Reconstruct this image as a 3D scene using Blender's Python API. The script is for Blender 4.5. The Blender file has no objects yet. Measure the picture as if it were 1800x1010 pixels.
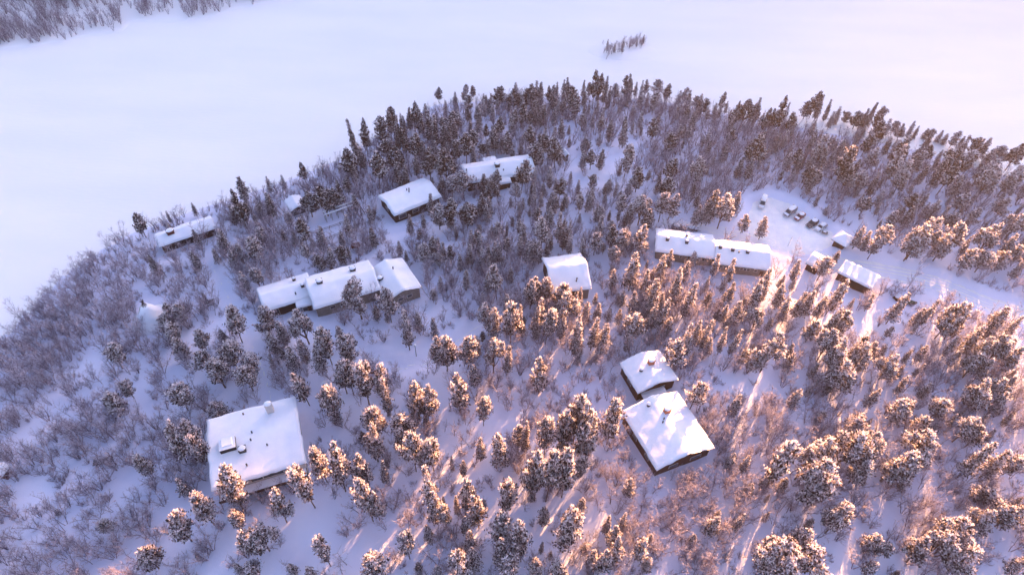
import bpy, math, random
import numpy as np
from math import radians, sin, cos, tan, pi

scene = bpy.context.scene
COL = scene.collection
RNG = np.random.default_rng(7)
random.seed(7)

# ------------------------------------------------------------------ camera
H = 150.0
FPX = 1200.0                       # focal length in photo pixels (1800 wide)
NAD = (860.0, 1590.0)              # where the verticals meet
ddx, ddy = NAD[0] - 900, NAD[1] - 505
PITCH = math.atan(FPX / math.hypot(ddx, ddy))
ROLL = math.atan2(-ddx, ddy)
cam_d = bpy.data.cameras.new('camera'); cam = bpy.data.objects.new('camera', cam_d); COL.objects.link(cam)
cam_d.sensor_width = 36.0; cam_d.lens = 36.0 * FPX / 1800.0
cam_d.clip_start = 1.0; cam_d.clip_end = 8000.0
from mathutils import Matrix, Vector
cam.matrix_world = Matrix.Translation((0, 0, H)) @ Matrix.Rotation(radians(90) - PITCH, 4, 'X') @ Matrix.Rotation(ROLL, 4, 'Z')
scene.camera = cam

# ------------------------------------------------------------------ light
SUN_EL, SUN_AZ = radians(16.0), radians(30.0)       # azimuth measured from +Y towards +X
world = bpy.data.worlds.new('World'); scene.world = world; world.use_nodes = True
wn, wl = world.node_tree.nodes, world.node_tree.links
bg = wn['Background']; bg.inputs[1].default_value = 0.105
sky = wn.new('ShaderNodeTexSky'); sky.sky_type = 'NISHITA'; sky.sun_disc = False
sky.sun_elevation = SUN_EL; sky.sun_rotation = SUN_AZ
sky.air_density = 1.0; sky.dust_density = 1.2; sky.ozone_density = 3.0
tint = wn.new('ShaderNodeMix'); tint.data_type = 'RGBA'; tint.blend_type = 'MULTIPLY'
tint.inputs[0].default_value = 1.0; tint.inputs[7].default_value = (1.0, 0.745, 0.68, 1)
wl.new(sky.outputs[0], tint.inputs[6]); wl.new(tint.outputs[2], bg.inputs[0])
sun_d = bpy.data.lights.new('sun', 'SUN'); sun_d.energy = 5.0; sun_d.angle = radians(0.6); sun_d.color = (1.0, 0.46, 0.185)
sun = bpy.data.objects.new('sun', sun_d); COL.objects.link(sun)
SDIR = Vector((sin(SUN_AZ) * cos(SUN_EL), cos(SUN_AZ) * cos(SUN_EL), sin(SUN_EL)))
sun.rotation_euler = SDIR.to_track_quat('Z', 'Y').to_euler(); sun.location = (150, 400, 200)
scene.view_settings.view_transform = 'Standard'; scene.view_settings.look = 'None'
scene.view_settings.exposure = 2.82; scene.view_settings.gamma = 1.0; scene.view_settings.use_curve_mapping = False
scene.cycles.max_bounces = 6; scene.cycles.diffuse_bounces = 4; scene.cycles.transparent_max_bounces = 4
scene.cycles.volume_bounces = 0

# ------------------------------------------------------------------ projection of photo pixels on the ground
_F = np.array([0, cos(PITCH), -sin(PITCH)]); _R = np.array([1., 0, 0]); _U = np.cross(_R, _F)
_n = math.hypot(ddx, ddy); _up = np.array([-ddx, ddy]) / _n; _rt = np.array([_up[1], -_up[0]])
def P(px, py, z=0.0):
    px = np.asarray(px, float); py = np.asarray(py, float)
    x, y = px - 900, -(py - 505)
    a = x * _rt[0] + y * _rt[1]; b = x * _up[0] + y * _up[1]
    rx = a; ry = _F[1] * FPX + _U[1] * b; rz = _F[2] * FPX + _U[2] * b
    t = (z - H) / rz
    return np.stack([t * rx, t * ry], -1)
def Q(x, y, z):
    """world point -> photo pixel"""
    x = np.asarray(x, float); y = np.asarray(y, float); zz = np.asarray(z, float) - H
    d = y * _F[1] + zz * _F[2]; b = (y * _U[1] + zz * _U[2]) / d * FPX; a = x / d * FPX
    X = a * _rt[0] + b * _up[0]; Y = a * _rt[1] + b * _up[1]
    return X + 900, 505 - Y

def arr(*pts): return np.array(pts, float)
SHORE_PX = arr((-260,720),(-60,640),(0,597),(50,545),(100,492),(150,456),(215,418),(300,384),(400,352),(500,320),(600,280),(700,216),(770,184),(900,174),
               (1050,168),(1200,184),(1350,215),(1500,242),(1600,262),(1700,290),(1800,318),(1960,370),(2250,520))
land_poly = np.vstack([P(SHORE_PX[:, 0], SHORE_PX[:, 1]), arr((420, 60), (420, -120), (-420, -120), (-420, 30))])
FAR_PX = arr((-500,130),(-200,95),(0,86),(50,84),(130,70),(222,55),(232,40),(300,42),(400,22),(480,2),(560,-30),(700,-80))
far_poly = np.vstack([P(FAR_PX[:, 0], FAR_PX[:, 1]), arr((-100, 520), (-900, 520))])
ISL = P(1095, 90); 

def seg_dist(px, py, poly, closed=True):
    d = np.full(np.shape(px), 1e9)
    n = len(poly)
    for i in range(n if closed else n - 1):
        a, b = poly[i], poly[(i + 1) % n]
        e = b - a; L = e @ e
        t = np.clip(((px - a[0]) * e[0] + (py - a[1]) * e[1]) / L, 0, 1)
        d = np.minimum(d, np.hypot(px - a[0] - t * e[0], py - a[1] - t * e[1]))
    return d
def inside(px, py, poly):
    c = np.zeros(np.shape(px), bool); n = len(poly)
    for i in range(n):
        x0, y0 = poly[i]; x1, y1 = poly[(i + 1) % n]
        k = ((y0 > py) != (y1 > py))
        with np.errstate(divide='ignore', invalid='ignore'):
            c ^= k & (px < (x1 - x0) * (py - y0) / (y1 - y0 + 1e-12) + x0)
    return c
def sm(x, a, b):
    t = np.clip((x - a) / (b - a), 0, 1); return t * t * (3 - 2 * t)
# cheap smooth value noise
_N = np.random.default_rng(3).random((256, 256))
def vnoise(x, y):
    xi = np.floor(x).astype(int); yi = np.floor(y).astype(int); fx = x - xi; fy = y - yi
    fx = fx * fx * (3 - 2 * fx); fy = fy * fy * (3 - 2 * fy)
    g = lambda i, j: _N[(xi + i) % 256, (yi + j) % 256]
    return (g(0, 0) * (1 - fx) + g(1, 0) * fx) * (1 - fy) + (g(0, 1) * (1 - fx) + g(1, 1) * fx) * fy

# roads, lot and trodden paths, as centre lines in the photo
LINES = [
 ('road', 9.0, arr((1425,452),(1480,466),(1540,474),(1600,487),(1660,504),(1730,530),(1830,560),(1950,600))),
 ('driveway', 6.5, arr((1400,444),(1350,430),(1290,410),(1225,395),(1165,388))),
 ('path', 3.2, arr((372,468),(392,505),(415,552),(440,600),(462,650),(475,700),(482,760))),
 ('path', 2.6, arr((300,640),(345,602),(395,575),(418,556))),
 ('path', 3.2, arr((500,552),(560,585),(615,600),(655,628),(705,645),(752,636),(800,600),(840,572),(880,556))),
 ('path', 1.6, arr((760,792),(820,776),(880,768),(930,768),(990,780))),
 ('path', 2.4, arr((975,312),(1030,322),(1085,320),(1130,330),(1180,352))),
 ('path', 2.4, arr((1010,292),(1050,274),(1090,268),(1128,266))),
 ('path', 2.2, arr((690,410),(740,398),(790,380),(850,360),(900,345))),
 ('path', 2.4, arr((548,740),(560,700),(556,650),(540,610),(512,570))),
]
LOT_PX = arr((1300,398),(1318,352),(1352,338),(1392,352),(1432,380),(1472,408),(1468,436),(1440,452),(1400,452),(1362,440),(1325,420))
LINES_W = []
for nm, w, pl in LINES:
    LINES_W.append((nm, w, P(pl[:, 0], pl[:, 1], 3.0)))
LOT_W = P(LOT_PX[:, 0], LOT_PX[:, 1], 3.0)

def zland(x, y):
    x = np.asarray(x, float); y = np.asarray(y, float)
    d = seg_dist(x, y, land_poly); ins = inside(x, y, land_poly)
    z = np.where(ins, 3.0 * sm(d, -2, 34) + 0.0, -0.8 * sm(d, 0, 6))
    z = z + np.where(ins, sm(d, 4, 30), 0) * (1.1 * (vnoise(x / 31 + 9, y / 31) - .5) + .5 * (vnoise(x / 11, y / 11 + 5) - .5))
    d2 = seg_dist(x, y, far_poly); i2 = inside(x, y, far_poly)
    z = np.where(i2, 0.15 + 5.0 * sm(d2, 0, 60) + .7 * (vnoise(x / 15, y / 15) - .4) * sm(d2, 2, 20), z)
    e = np.hypot((x - ISL[0]) / 13.0, (y - ISL[1]) / 6.5)
    z = np.where(e < 1.4, np.maximum(z, .9 * (1 - sm(e, 0, 1.4)) - .05), z)
    return z
# unseen fell, its crest shaped so its shadow covers the lake and far cape
B_PX = arr((-400,1500),(100,1120),(350,1040),(520,930),(680,810),(850,720),(960,570),(1040,535),(1120,520),(1200,482),(1300,460),(1380,480),(1450,505),(1600,530),(1700,510),(1850,500),(2200,640))
B_W = P(B_PX[:, 0], B_PX[:, 1], 3.0)
sa, ca = sin(SUN_AZ), cos(SUN_AZ)
B_t = B_W @ np.array([sa, ca]); B_l = B_W @ np.array([ca, -sa]); o = np.argsort(B_l); B_t, B_l = B_t[o], B_l[o]
RT = 720.0
def ridge(x, y):
    t = x * sa + y * ca; l = x * ca - y * sa
    tb = np.interp(l, B_l, B_t)
    hz = (RT - tb) * tan(SUN_EL) + 2.4
    hz = hz + 1.4 * (vnoise(l / 22 + 3, l * 0 + 1) - .5) + .9 * (vnoise(l / 7 + 3, l * 0 + 7) - .5)
    w = np.where(t < RT, np.exp(-((t - RT) / 95.0) ** 2), np.exp(-((t - RT) / 900.0) ** 2))
    fade = 1 - sm(np.abs(l), 1500, 2600)
    return hz * w * fade
def height(x, y):
    x = np.asarray(x, float); y = np.asarray(y, float)
    return zland(x, y)
def G(px, py, dz=0.0):
    """photo pixel of a point dz above the ground -> world x, y, ground z"""
    z = 3.0
    for _ in range(5):
        p = P(px, py, z + dz); z = float(height(p[0], p[1]))
    return float(p[0]), float(p[1]), z

# ------------------------------------------------------------------ materials
def mat(name, col, rough=.8, col2=None, scale=3.0, bump=0.0, bscale=20., spec=.3, metal=0.0, detail=4.0, stretch=None, trans=0.0):
    m = bpy.data.materials.new(name); m.use_nodes = True; nt = m.node_tree; b = nt.nodes['Principled BSDF']
    b.inputs['Base Color'].default_value = (*col, 1); b.inputs['Roughness'].default_value = rough
    b.inputs['Specular IOR Level'].default_value = spec; b.inputs['Metallic'].default_value = metal
    tc = nt.nodes.new('ShaderNodeTexCoord'); src = tc.outputs['Object']
    if stretch:
        mp = nt.nodes.new('ShaderNodeMapping'); mp.inputs['Scale'].default_value = stretch
        nt.links.new(src, mp.inputs[0]); src = mp.outputs[0]
    if col2:
        n = nt.nodes.new('ShaderNodeTexNoise'); n.inputs['Scale'].default_value = scale; n.inputs['Detail'].default_value = detail
        r = nt.nodes.new('ShaderNodeValToRGB'); r.color_ramp.elements[0].color = (*col, 1); r.color_ramp.elements[1].color = (*col2, 1)
        r.color_ramp.elements[0].position = .35; r.color_ramp.elements[1].position = .65
        nt.links.new(src, n.inputs[0]); nt.links.new(n.outputs[0], r.inputs[0]); nt.links.new(r.outputs[0], b.inputs['Base Color'])
    if bump:
        n = nt.nodes.new('ShaderNodeTexNoise'); n.inputs['Scale'].default_value = bscale; n.inputs['Detail'].default_value = 5
        bp = nt.nodes.new('ShaderNodeBump'); bp.inputs['Strength'].default_value = bump; bp.inputs['Distance'].default_value = .3
        nt.links.new(src, n.inputs[0]); nt.links.new(n.outputs[0], bp.inputs['Height']); nt.links.new(bp.outputs[0], b.inputs['Normal'])
    if trans:
        t = nt.nodes.new('ShaderNodeBsdfTranslucent'); mx = nt.nodes.new('ShaderNodeMixShader'); mx.inputs[0].default_value = trans
        t.inputs[0].default_value = (*col, 1)
        if col2: nt.links.new(r.outputs[0], t.inputs[0])
        nt.links.new(b.outputs[0], mx.inputs[1]); nt.links.new(t.outputs[0], mx.inputs[2])
        nt.links.new(mx.outputs[0], nt.nodes['Material Output'].inputs[0])
    return m
SNOW = (.86, .87, .90)
M = dict(
    ground=mat('ground snow', (.68, .71, .91), .75, (.74, .76, .93), .08, .5, .35, .25),  # bluer than the lake snow: blue of the forest shade put into the colour
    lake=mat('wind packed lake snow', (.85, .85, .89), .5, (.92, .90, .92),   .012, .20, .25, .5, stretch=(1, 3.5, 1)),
    packed=mat('packed snow', (.76, .78, .86), .6, (.86, .87, .91), .35, .6, 1.6, .3),
    roofsnow=mat('roof snow', (.78, .80, .91), .7, (.84, .85, .92), .3, .15, .8, .25),
    snow=mat('clinging snow', (.80, .76, .82), .8, None, 1, trans=.45),
    needles=mat('pine needles', (.020, .018, .024), .8, (.070, .042, .034), 1.5, trans=.45),
    needles2=mat('spruce needles', (.020, .019, .026), .8, (.062, .040, .036), 1.5, trans=.45),
    frost=mat('frosted needles', (.20, .155, .175), .85, (.38, .31, .33), 2.0, trans=.45),
    bark=mat('pine bark', (.10, .060, .042), .9, (.17, .10, .065), 3.0),
    birch=mat('birch twigs', (.095, .062, .090), .85, (.19, .13, .17), 2.0),
    birchfrost=mat('frosted birch twigs', (.54, .50, .60), .85, (.72, .68, .78), 2.0, trans=.35),
    fascia=mat('dark roof boards', (.022, .018, .018), .7),
    brown=mat('brown timber', (.055, .024, .015), .7, (.10, .045, .026), 4.0, stretch=(.4, .4, 6)),
    darkwood=mat('dark timber', (.020, .013, .012), .7, (.042, .025, .020), 4.0, stretch=(6, 6, .4)),
    redwood=mat('red brown timber', (.085, .018, .014), .7, (.13, .033, .023), 4.0, stretch=(6, 6, .4)),
    grey=mat('grey boards', (.15, .135, .125), .8, (.25, .22, .20), 3.0, stretch=(8, 8, .3)),
    beige=mat('beige render', (.20, .17, .15), .85, (.27, .23, .20), 1.2),
    pale=mat('pale render', (.52, .48, .46), .85, (.58, .54, .52), 1.2),
    stone=mat('blue grey stone', (.22, .24, .28), .85, (.34, .36, .40), 2.5),
    brick=mat('chimney brick', (.30, .10, .06), .85, (.40, .16, .09), 6.0),
    metal=mat('black sheet metal', (.02, .02, .022), .45, spec=.5),
    glass=mat('window glass', (.015, .018, .025), .12, spec=.8),
    frame=mat('white window frame', (.6, .58, .56), .6),
    steel=mat('galvanised steel', (.35, .36, .38), .4, metal=.6),
    lampglass=mat('white lamp globe', (.75, .75, .76), .35),
    tyre=mat('tyre rubber', (.018, .018, .018), .8),
    rim=mat('wheel rim', (.4, .4, .42), .35, metal=.7),
    paint_white=mat('white car paint', (.62, .63, .66), .25, spec=.6),
    paint_silver=mat('silver car paint', (.30, .31, .34), .25, metal=.4, spec=.6),
    paint_dark=mat('dark car paint', (.035, .035, .05), .22, spec=.7),
    paint_red=mat('dark red car paint', (.22, .03, .04), .25, spec=.6),
    paint_green=mat('green boat paint', (.03, .07, .04), .4, spec=.5),
    redlight=mat('tail lamp lens', (.35, .01, .01), .25),
    whitelight=mat('head lamp lens', (.6, .6, .62), .15),
)

# ------------------------------------------------------------------ mesh helpers
class MB:
    def __init__(s): s.v = []; s.f = []; s.m = []; s.n = 0
    def add(s, v, f, m=0):
        v = np.asarray(v, float).reshape(-1, 3)
        s.v.append(v); s.f += [tuple(int(i) + s.n for i in q) for q in f]; s.m += [m] * len(f); s.n += len(v); return s
    def box(s, c, d, m=0, rz=0.0, taper=1.0):
        x, y, z = d[0] / 2, d[1] / 2, d[2] / 2
        v = np.array([(-x,-y,-z),(x,-y,-z),(x,y,-z),(-x,y,-z),(-x*taper,-y*taper,z),(x*taper,-y*taper,z),(x*taper,y*taper,z),(-x*taper,y*taper,z)])
        if rz: v = v @ np.array([(cos(rz), sin(rz), 0), (-sin(rz), cos(rz), 0), (0, 0, 1)])
        return s.add(v + np.array(c), [(3,2,1,0),(4,5,6,7),(0,1,5,4),(1,2,6,5),(2,3,7,6),(3,0,4,7)], m)
    def tube(s, pts, rad, n=6, m=0, cap=True):
        pts = np.asarray(pts, float); k = len(pts); rad = np.broadcast_to(rad, (k,))
        vs = []
        for i in range(k):
            t = pts[min(i + 1, k - 1)] - pts[max(i - 1, 0)]; t = t / (np.linalg.norm(t) + 1e-9)
            a = np.array([0, 0, 1.]) if abs(t[2]) < .9 else np.array([1., 0, 0])
            u = np.cross(t, a); u /= np.linalg.norm(u); w = np.cross(t, u)
            for j in range(n):
                an = 2 * pi * j / n; vs.append(pts[i] + rad[i] * (cos(an) * u + sin(an) * w))
        f = [(i*n + j, i*n + (j+1) % n, (i+1)*n + (j+1) % n, (i+1)*n + j) for i in range(k - 1) for j in range(n)]
        if cap: f += [tuple(range(n - 1, -1, -1)), tuple(range((k - 1) * n, k * n))]
        return s.add(vs, f, m)
    def cap_dome(s, c, r, h, n=10, m=0, k=4):
        vs = []; f = []
        for i in range(k + 1):
            a = pi / 2 * i / (k + .35)
            for j in range(n): vs.append((c[0] + r[0] * cos(a) * cos(2*pi*j/n), c[1] + r[1] * cos(a) * sin(2*pi*j/n), c[2] + h * sin(a)))
        for i in range(k):
            for j in range(n): f.append((i*n+j, i*n+(j+1) % n, (i+1)*n+(j+1) % n, (i+1)*n+j))
        f.append(tuple(range(k*n, k*n+n))); f.append(tuple(range(n-1, -1, -1)))
        return s.add(vs, f, m)
    def mesh(s, name, mats, smooth=False):
        me = bpy.data.meshes.new(name); me.from_pydata(np.vstack(s.v).tolist(), [], s.f)
        for m_ in mats: me.materials.append(m_)
        me.polygons.foreach_set('material_index', s.m)
        if smooth: me.polygons.foreach_set('use_smooth', [True] * len(s.f))
        me.update(); return me
def link(name, me, parent=None, loc=None, rz=None):
    o = bpy.data.objects.new(name, me); COL.objects.link(o)
    if parent is not None: o.parent = parent
    if loc is not None: o.location = loc
    if rz is not None: o.rotation_euler = (0, 0, rz)
    return o
def part(name, mb, mats, parent, smooth=False, label=None):
    if not isinstance(mats, (list, tuple)): mats = [mats]
    o = link(name, mb.mesh(name, mats, smooth), parent)
    if label: o['label'] = label
    return o
def thing(name, label, cat, loc=(0, 0, 0), rz=0.0, group=None):
    o = bpy.data.objects.new(name, None); COL.objects.link(o); o.empty_display_size = .5
    o.location = loc; o.rotation_euler = (0, 0, rz); o['label'] = label; o['category'] = cat
    if group: o['group'] = group
    return o
def arrmesh(name, V, F, mi, mats, smooth=False):
    """V (n,3), F (k,4) quads as arrays: fast"""
    me = bpy.data.meshes.new(name); k, c = F.shape
    me.vertices.add(len(V)); me.vertices.foreach_set('co', np.ascontiguousarray(V, np.float32).ravel())
    me.loops.add(k * c); me.loops.foreach_set('vertex_index', np.ascontiguousarray(F, np.int32).ravel())
    me.polygons.add(k); me.polygons.foreach_set('loop_start', np.arange(0, k * c, c, dtype=np.int32))
    for m_ in mats: me.materials.append(m_)
    if mi is not None: me.polygons.foreach_set('material_index', np.ascontiguousarray(mi, np.int32))
    if smooth: me.polygons.foreach_set('use_smooth', np.ones(k, bool))
    me.update(calc_edges=True); return me

# ------------------------------------------------------------------ ground and lake
def axis(lo, hi, step, far, n):
    mid = np.arange(lo, hi + step, step)
    g = step * np.cumsum(1.18 ** np.arange(1, n)); g = g[g < far]
    return np.concatenate([lo - g[::-1], mid, mid[-1] + g])
gx = axis(-262, 262, 1.7, 3600, 60); gy = axis(30, 345, 1.7, 3600, 60)
XX, YY = np.meshgrid(gx, gy)
ZZ = height(XX, YY)
# small mounds of snow between the trees
insl = inside(XX, YY, land_poly) & (ZZ > 1.0)
bank = np.full(XX.shape, 99.0)
for nm, w, pl in LINES_W: bank = np.minimum(bank, seg_dist(XX, YY, pl, False) - w / 2)
bank = np.minimum(bank, np.where(inside(XX, YY, LOT_W), -1, seg_dist(XX, YY, LOT_W)))
mound = .55 * (vnoise(XX / 3.7, YY / 3.7) - .3) + .22 * (vnoise(XX / 1.9 + 40, YY / 1.9) - .5)
ZZ = ZZ + np.where(insl, 1.15 * mound * sm(bank, 1.0, 5.0) + .5 * np.exp(-((bank - 1.5) / 1.5) ** 2) - .28 * sm(-bank, -1.0, .8), 0)
nx, ny = len(gx), len(gy)
idx = np.arange(nx * ny).reshape(ny, nx)
F = np.stack([idx[:-1, :-1], idx[:-1, 1:], idx[1:, 1:], idx[1:, :-1]], -1).reshape(-1, 4)
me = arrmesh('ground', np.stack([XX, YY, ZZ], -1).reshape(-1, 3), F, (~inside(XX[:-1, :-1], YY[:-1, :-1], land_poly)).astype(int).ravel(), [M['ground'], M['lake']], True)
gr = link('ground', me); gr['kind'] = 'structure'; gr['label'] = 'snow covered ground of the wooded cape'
tl = np.concatenate([np.arange(-260, -60, 20), np.arange(-60, 60, 4), np.arange(60, 2000, 90)]) + RT; ll = np.concatenate([np.arange(-2600, -420, 60), np.arange(-420, 420, 4), np.arange(420, 2601, 60)])
TT, LL = np.meshgrid(tl, ll); HX, HY = TT * sa + LL * ca, TT * ca - LL * sa; HZ = ridge(HX, HY) - .5
HZ = HZ + 5 * (vnoise(HX / 60, HY / 60) - .5) * sm(np.abs(TT - RT), 20, 120) * sm(HZ, 2, 30)
idx = np.arange(TT.size).reshape(TT.shape); F = np.stack([idx[:-1, :-1], idx[:-1, 1:], idx[1:, 1:], idx[1:, :-1]], -1).reshape(-1, 4)
hl = link('shadow_hill', arrmesh('shadow_hill', np.stack([HX, HY, HZ], -1).reshape(-1, 3), F, None, [M['lake']], True)); hl['kind'] = 'structure'; hl['label'] = 'unseen snowy fell beyond the lake, crest shaped for its shadow'
lk = MB(); lk.add([(-2600, -900, 0), (2600, -900, 0), (2600, 2300, 0), (-2600, 2300, 0)], [(0, 1, 2, 3)])
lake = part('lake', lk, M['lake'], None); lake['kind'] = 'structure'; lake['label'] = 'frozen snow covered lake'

def catmull(pl, n=10):
    out = []
    for i in range(len(pl) - 1):
        p0, p1, p2, p3 = pl[max(i-1, 0)], pl[i], pl[i+1], pl[min(i+2, len(pl)-1)]
        for t in np.linspace(0, 1, n, endpoint=False):
            out.append(.5 * ((2*p1) + (-p0+p2)*t + (2*p0-5*p1+4*p2-p3)*t*t + (-p0+3*p1-3*p2+p3)*t**3))
    out.append(pl[-1]); return np.array(out)
def strip(name, w, pl, label):
    c = catmull(pl, 14); d = np.gradient(c, axis=0); d /= np.linalg.norm(d, axis=1)[:, None]; nrm = np.stack([-d[:, 1], d[:, 0]], -1)
    m = 33 if w > 4 else 17
    u = np.linspace(-1, 1, m); s = np.arange(len(c))[:, None] * .7
    uu = u[None] * (1 + .10 * (vnoise(s / 3, s * 0 + 2) - .5)) * w / 2
    X = c[:, 0:1] + nrm[:, 0:1] * uu; Y = c[:, 1:2] + nrm[:, 1:2] * uu
    Z = height(X, Y) - .22
    rut = 0
    for k, (cc, ww) in enumerate(((-.42, .07), (-.16, .06), (.14, .07), (.40, .06)) if w > 4 else ((-.3, .14), (.3, .14))):
        rut = rut - (.15 if w > 4 else .17) * np.exp(-((u[None] - cc - .06 * np.sin(s / 7 + k)) / ww) ** 2)
    Z = Z + rut + .06 * (vnoise(X * .9, Y * .9) - .5)
    Z = Z - .35 * (np.abs(u[None]) ** 8)
    k = len(c); idx = np.arange(k * m).reshape(k, m)
    F = np.stack([idx[:-1, :-1], idx[:-1, 1:], idx[1:, 1:], idx[1:, :-1]], -1).reshape(-1, 4)
    o = link(name, arrmesh(name, np.stack([X, Y, Z], -1).reshape(-1, 3), F[:, ::-1], None, [M['packed']], True))
    o['kind'] = 'structure'; o['label'] = label
PATH_L = iter(['trodden path curving through the left thicket', 'short side path joining the left path', 'winding snow path below the beige house', 'faint path beside the globed lamp post', 'path through the clearing right of the lodge', 'curved path near the tiny woodshed', 'path in front of the pillow-roofed dark cabin', 'path from the wide house past the snow-capped bin'])
for nm, w, pl in LINES_W:
    strip(nm, w, pl, {'road': 'ploughed snowy road leaving at the right edge', 'driveway': 'ploughed drive behind the long row house', 'path': ''}[nm] or next(PATH_L))
# parking lot
ms = MB(); xs = np.arange(LOT_W[:, 0].min(), LOT_W[:, 0].max(), 1.0); ys = np.arange(LOT_W[:, 1].min(), LOT_W[:, 1].max(), 1.0)
X, Y = np.meshgrid(xs, ys); ins = inside(X, Y, LOT_W); dl = seg_dist(X, Y, LOT_W)
Z = height(X, Y) - .2 + .07 * (vnoise(X * .7, Y * .7) - .5) - .4 * (1 - sm(dl, 0, 1.5)) - .05 * np.sin(X * 1.5 + .5 * Y) * .5
idx = np.arange(X.size).reshape(X.shape); ok = ins[:-1, :-1] & ins[1:, 1:] & ins[:-1, 1:] & ins[1:, :-1]
F = np.stack([idx[:-1, :-1], idx[:-1, 1:], idx[1:, 1:], idx[1:, :-1]], -1)[ok]
o = link('parking_lot', arrmesh('parking_lot', np.stack([X, Y, Z], -1).reshape(-1, 3), F, None, [M['packed']], True)); o['kind'] = 'structure'; o['label'] = 'ploughed snowy parking lot'

# ------------------------------------------------------------------ houses
BUILT = []      # (x, y, radius-ish polygon) keeps trees off
def rect(cs, z):
    w = np.array([P(px, py, z) for px, py in cs])      # FL FR BR BL
    c = w.mean(0); u = (w[1] - w[0]) + (w[2] - w[3]); u /= np.linalg.norm(u); v = np.array([-u[1], u[0]])
    L = (abs((w[1] - w[0]) @ u) + abs((w[2] - w[3]) @ u)) / 2; W = (abs((w[3] - w[0]) @ v) + abs((w[2] - w[1]) @ v)) / 2
    return c, math.atan2(u[1], u[0]), L, W
def prof(u, v, L, W, rise, ax, off=0.0):
    """height of the roof plane above the eave at local u, v"""
    if ax == 'x':
        return rise * np.where(v > off * W, (W/2 - v) / (W/2 - off * W), (v + W/2) / (W/2 + off * W))
    if ax == 'y':
        return rise * (1 - np.abs(u) / (L/2))
    if ax == 'hip':
        return rise * np.minimum(1 - np.abs(u) / (L/2), 1 - np.abs(v) / (W/2)) * 1.0
    return rise * (v + W/2) / W                        # shed
def roof_parts(par, L, W, he, rise, ax, snow=.6, off=0.0, soft=1.0, name='roof', seed=0, c=(0, 0), over=.0):
    n = 28; a = np.sin(np.linspace(-pi/2, pi/2, n)); a = (a * .5 + np.linspace(-1, 1, n) * .5)
    U, V = np.meshgrid(a * L / 2, a * W / 2)
    z = he + np.maximum(prof(U, V, L, W, rise, ax, off), 0)
    mb = MB()
    def sheet(mb, U, V, Zt, Zb):
        k = U.shape[0]; m = U.shape[1]; N = k * m; i = np.arange(N).reshape(k, m)
        q = np.stack([i[:-1, :-1], i[:-1, 1:], i[1:, 1:], i[1:, :-1]], -1).reshape(-1, 4)
        ring = list(i[0, :]) + list(i[1:, -1]) + list(i[-1, -2::-1]) + list(i[-2:0:-1, 0])
        side = [(ring[j], ring[j] + N, ring[(j + 1) % len(ring)] + N, ring[(j + 1) % len(ring)]) for j in range(len(ring))]
        v = np.vstack([np.stack([U + c[0], V + c[1], Zt], -1).reshape(-1, 3), np.stack([U + c[0], V + c[1], Zb], -1).reshape(-1, 3)])
        mb.add(v, [tuple(x) for x in q] + [tuple(x[::-1] + N) for x in q] + [s[::-1] for s in side])
    sheet(mb, U, V, z, z - .22)
    rf = part(name, mb, M['fascia'], par)
    # the snow load, rounded at the eaves, softened at the ridge
    U2, V2 = U * (1 + .10 / (L / 2)), V * (1 + .10 / (W / 2))
    d = np.minimum(L / 2 + .1 - np.abs(U2), W / 2 + .1 - np.abs(V2)); rr = .42
    t = np.sqrt(np.clip(1 - (1 - np.clip(d / rr, 0, 1)) ** 2, 0, 1))
    zz = he + np.maximum(prof(U, V, L, W, rise, ax, off), 0)
    if soft:
        for _ in range(int(3 * soft)):
            p = np.pad(zz, 1, mode='edge'); zz = (p[:-2, 1:-1] + p[2:, 1:-1] + p[1:-1, :-2] + p[1:-1, 2:] + 2 * p[1:-1, 1:-1]) / 6 + .0
    wav = (vnoise(U / 3.1 + seed * 7, V / 3.1 + seed) - .5) * .32 + (vnoise(U / 1.1 + seed * 3, V / 1.1) - .5) * .13
    jit = 1 + .03 * (vnoise(np.arctan2(U2, V2) * 9 + 9, U2 * 0 + seed) - .5)
    zt = np.maximum(zz, z + .05) + t * (snow * .85 + wav)
    mb = MB(); sheet(mb, U2 * jit, V2 * jit, zt, z + .003)
    sn = part('snow_layer' if name == 'roof' else 'snow_layer', mb, M['roofsnow'], rf, True)
    return rf
def walls(par, L, W, he, rise, ax, m, inset=.6, z0=-1.2, c=(0, 0), name='wall'):
    l, w = L / 2 - inset, W / 2 - inset
    mb = MB(); s = .24
    k = 1.0
    if ax == 'x': e = rise * inset / (W / 2); gl = [(l, 0), (-l, 0)]
    elif ax == 'y': e = rise * inset / (L / 2)
    else: e = 0
    top = he + max(e, 0) - s
    if ax == 'shed': topf = he - s + rise * inset / W; topb = he - s + rise * (1 - inset / W)
    else: topf = topb = top
    b = [(-l, -w, z0), (l, -w, z0), (l, w, z0), (-l, w, z0), (-l, -w, topf), (l, -w, topf), (l, w, topb), (-l, w, topb)]
    f = [(0, 1, 5, 4), (1, 2, 6, 5), (2, 3, 7, 6), (3, 0, 4, 7), (4, 5, 6, 7)]
    if ax == 'x':
        b += [(l, 0, he + rise - s), (-l, 0, he + rise - s)]; f = [(0, 1, 5, 4), (2, 3, 7, 6), (1, 2, 6, 8, 5), (3, 0, 4, 9, 7), (4, 5, 8, 9), (7, 9, 8, 6)]
    if ax == 'y':
        b += [(0, -w, he + rise - s), (0, w, he + rise - s)]; f = [(1, 2, 6, 5), (3, 0, 4, 7), (0, 1, 5, 8, 4), (2, 3, 7, 9, 6), (4, 8, 9, 7), (5, 6, 9, 8)]
    v = np.array(b, float); v[:, 0] += c[0]; v[:, 1] += c[1]
    return part(name, mb.add(v, f), m, par)
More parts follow.
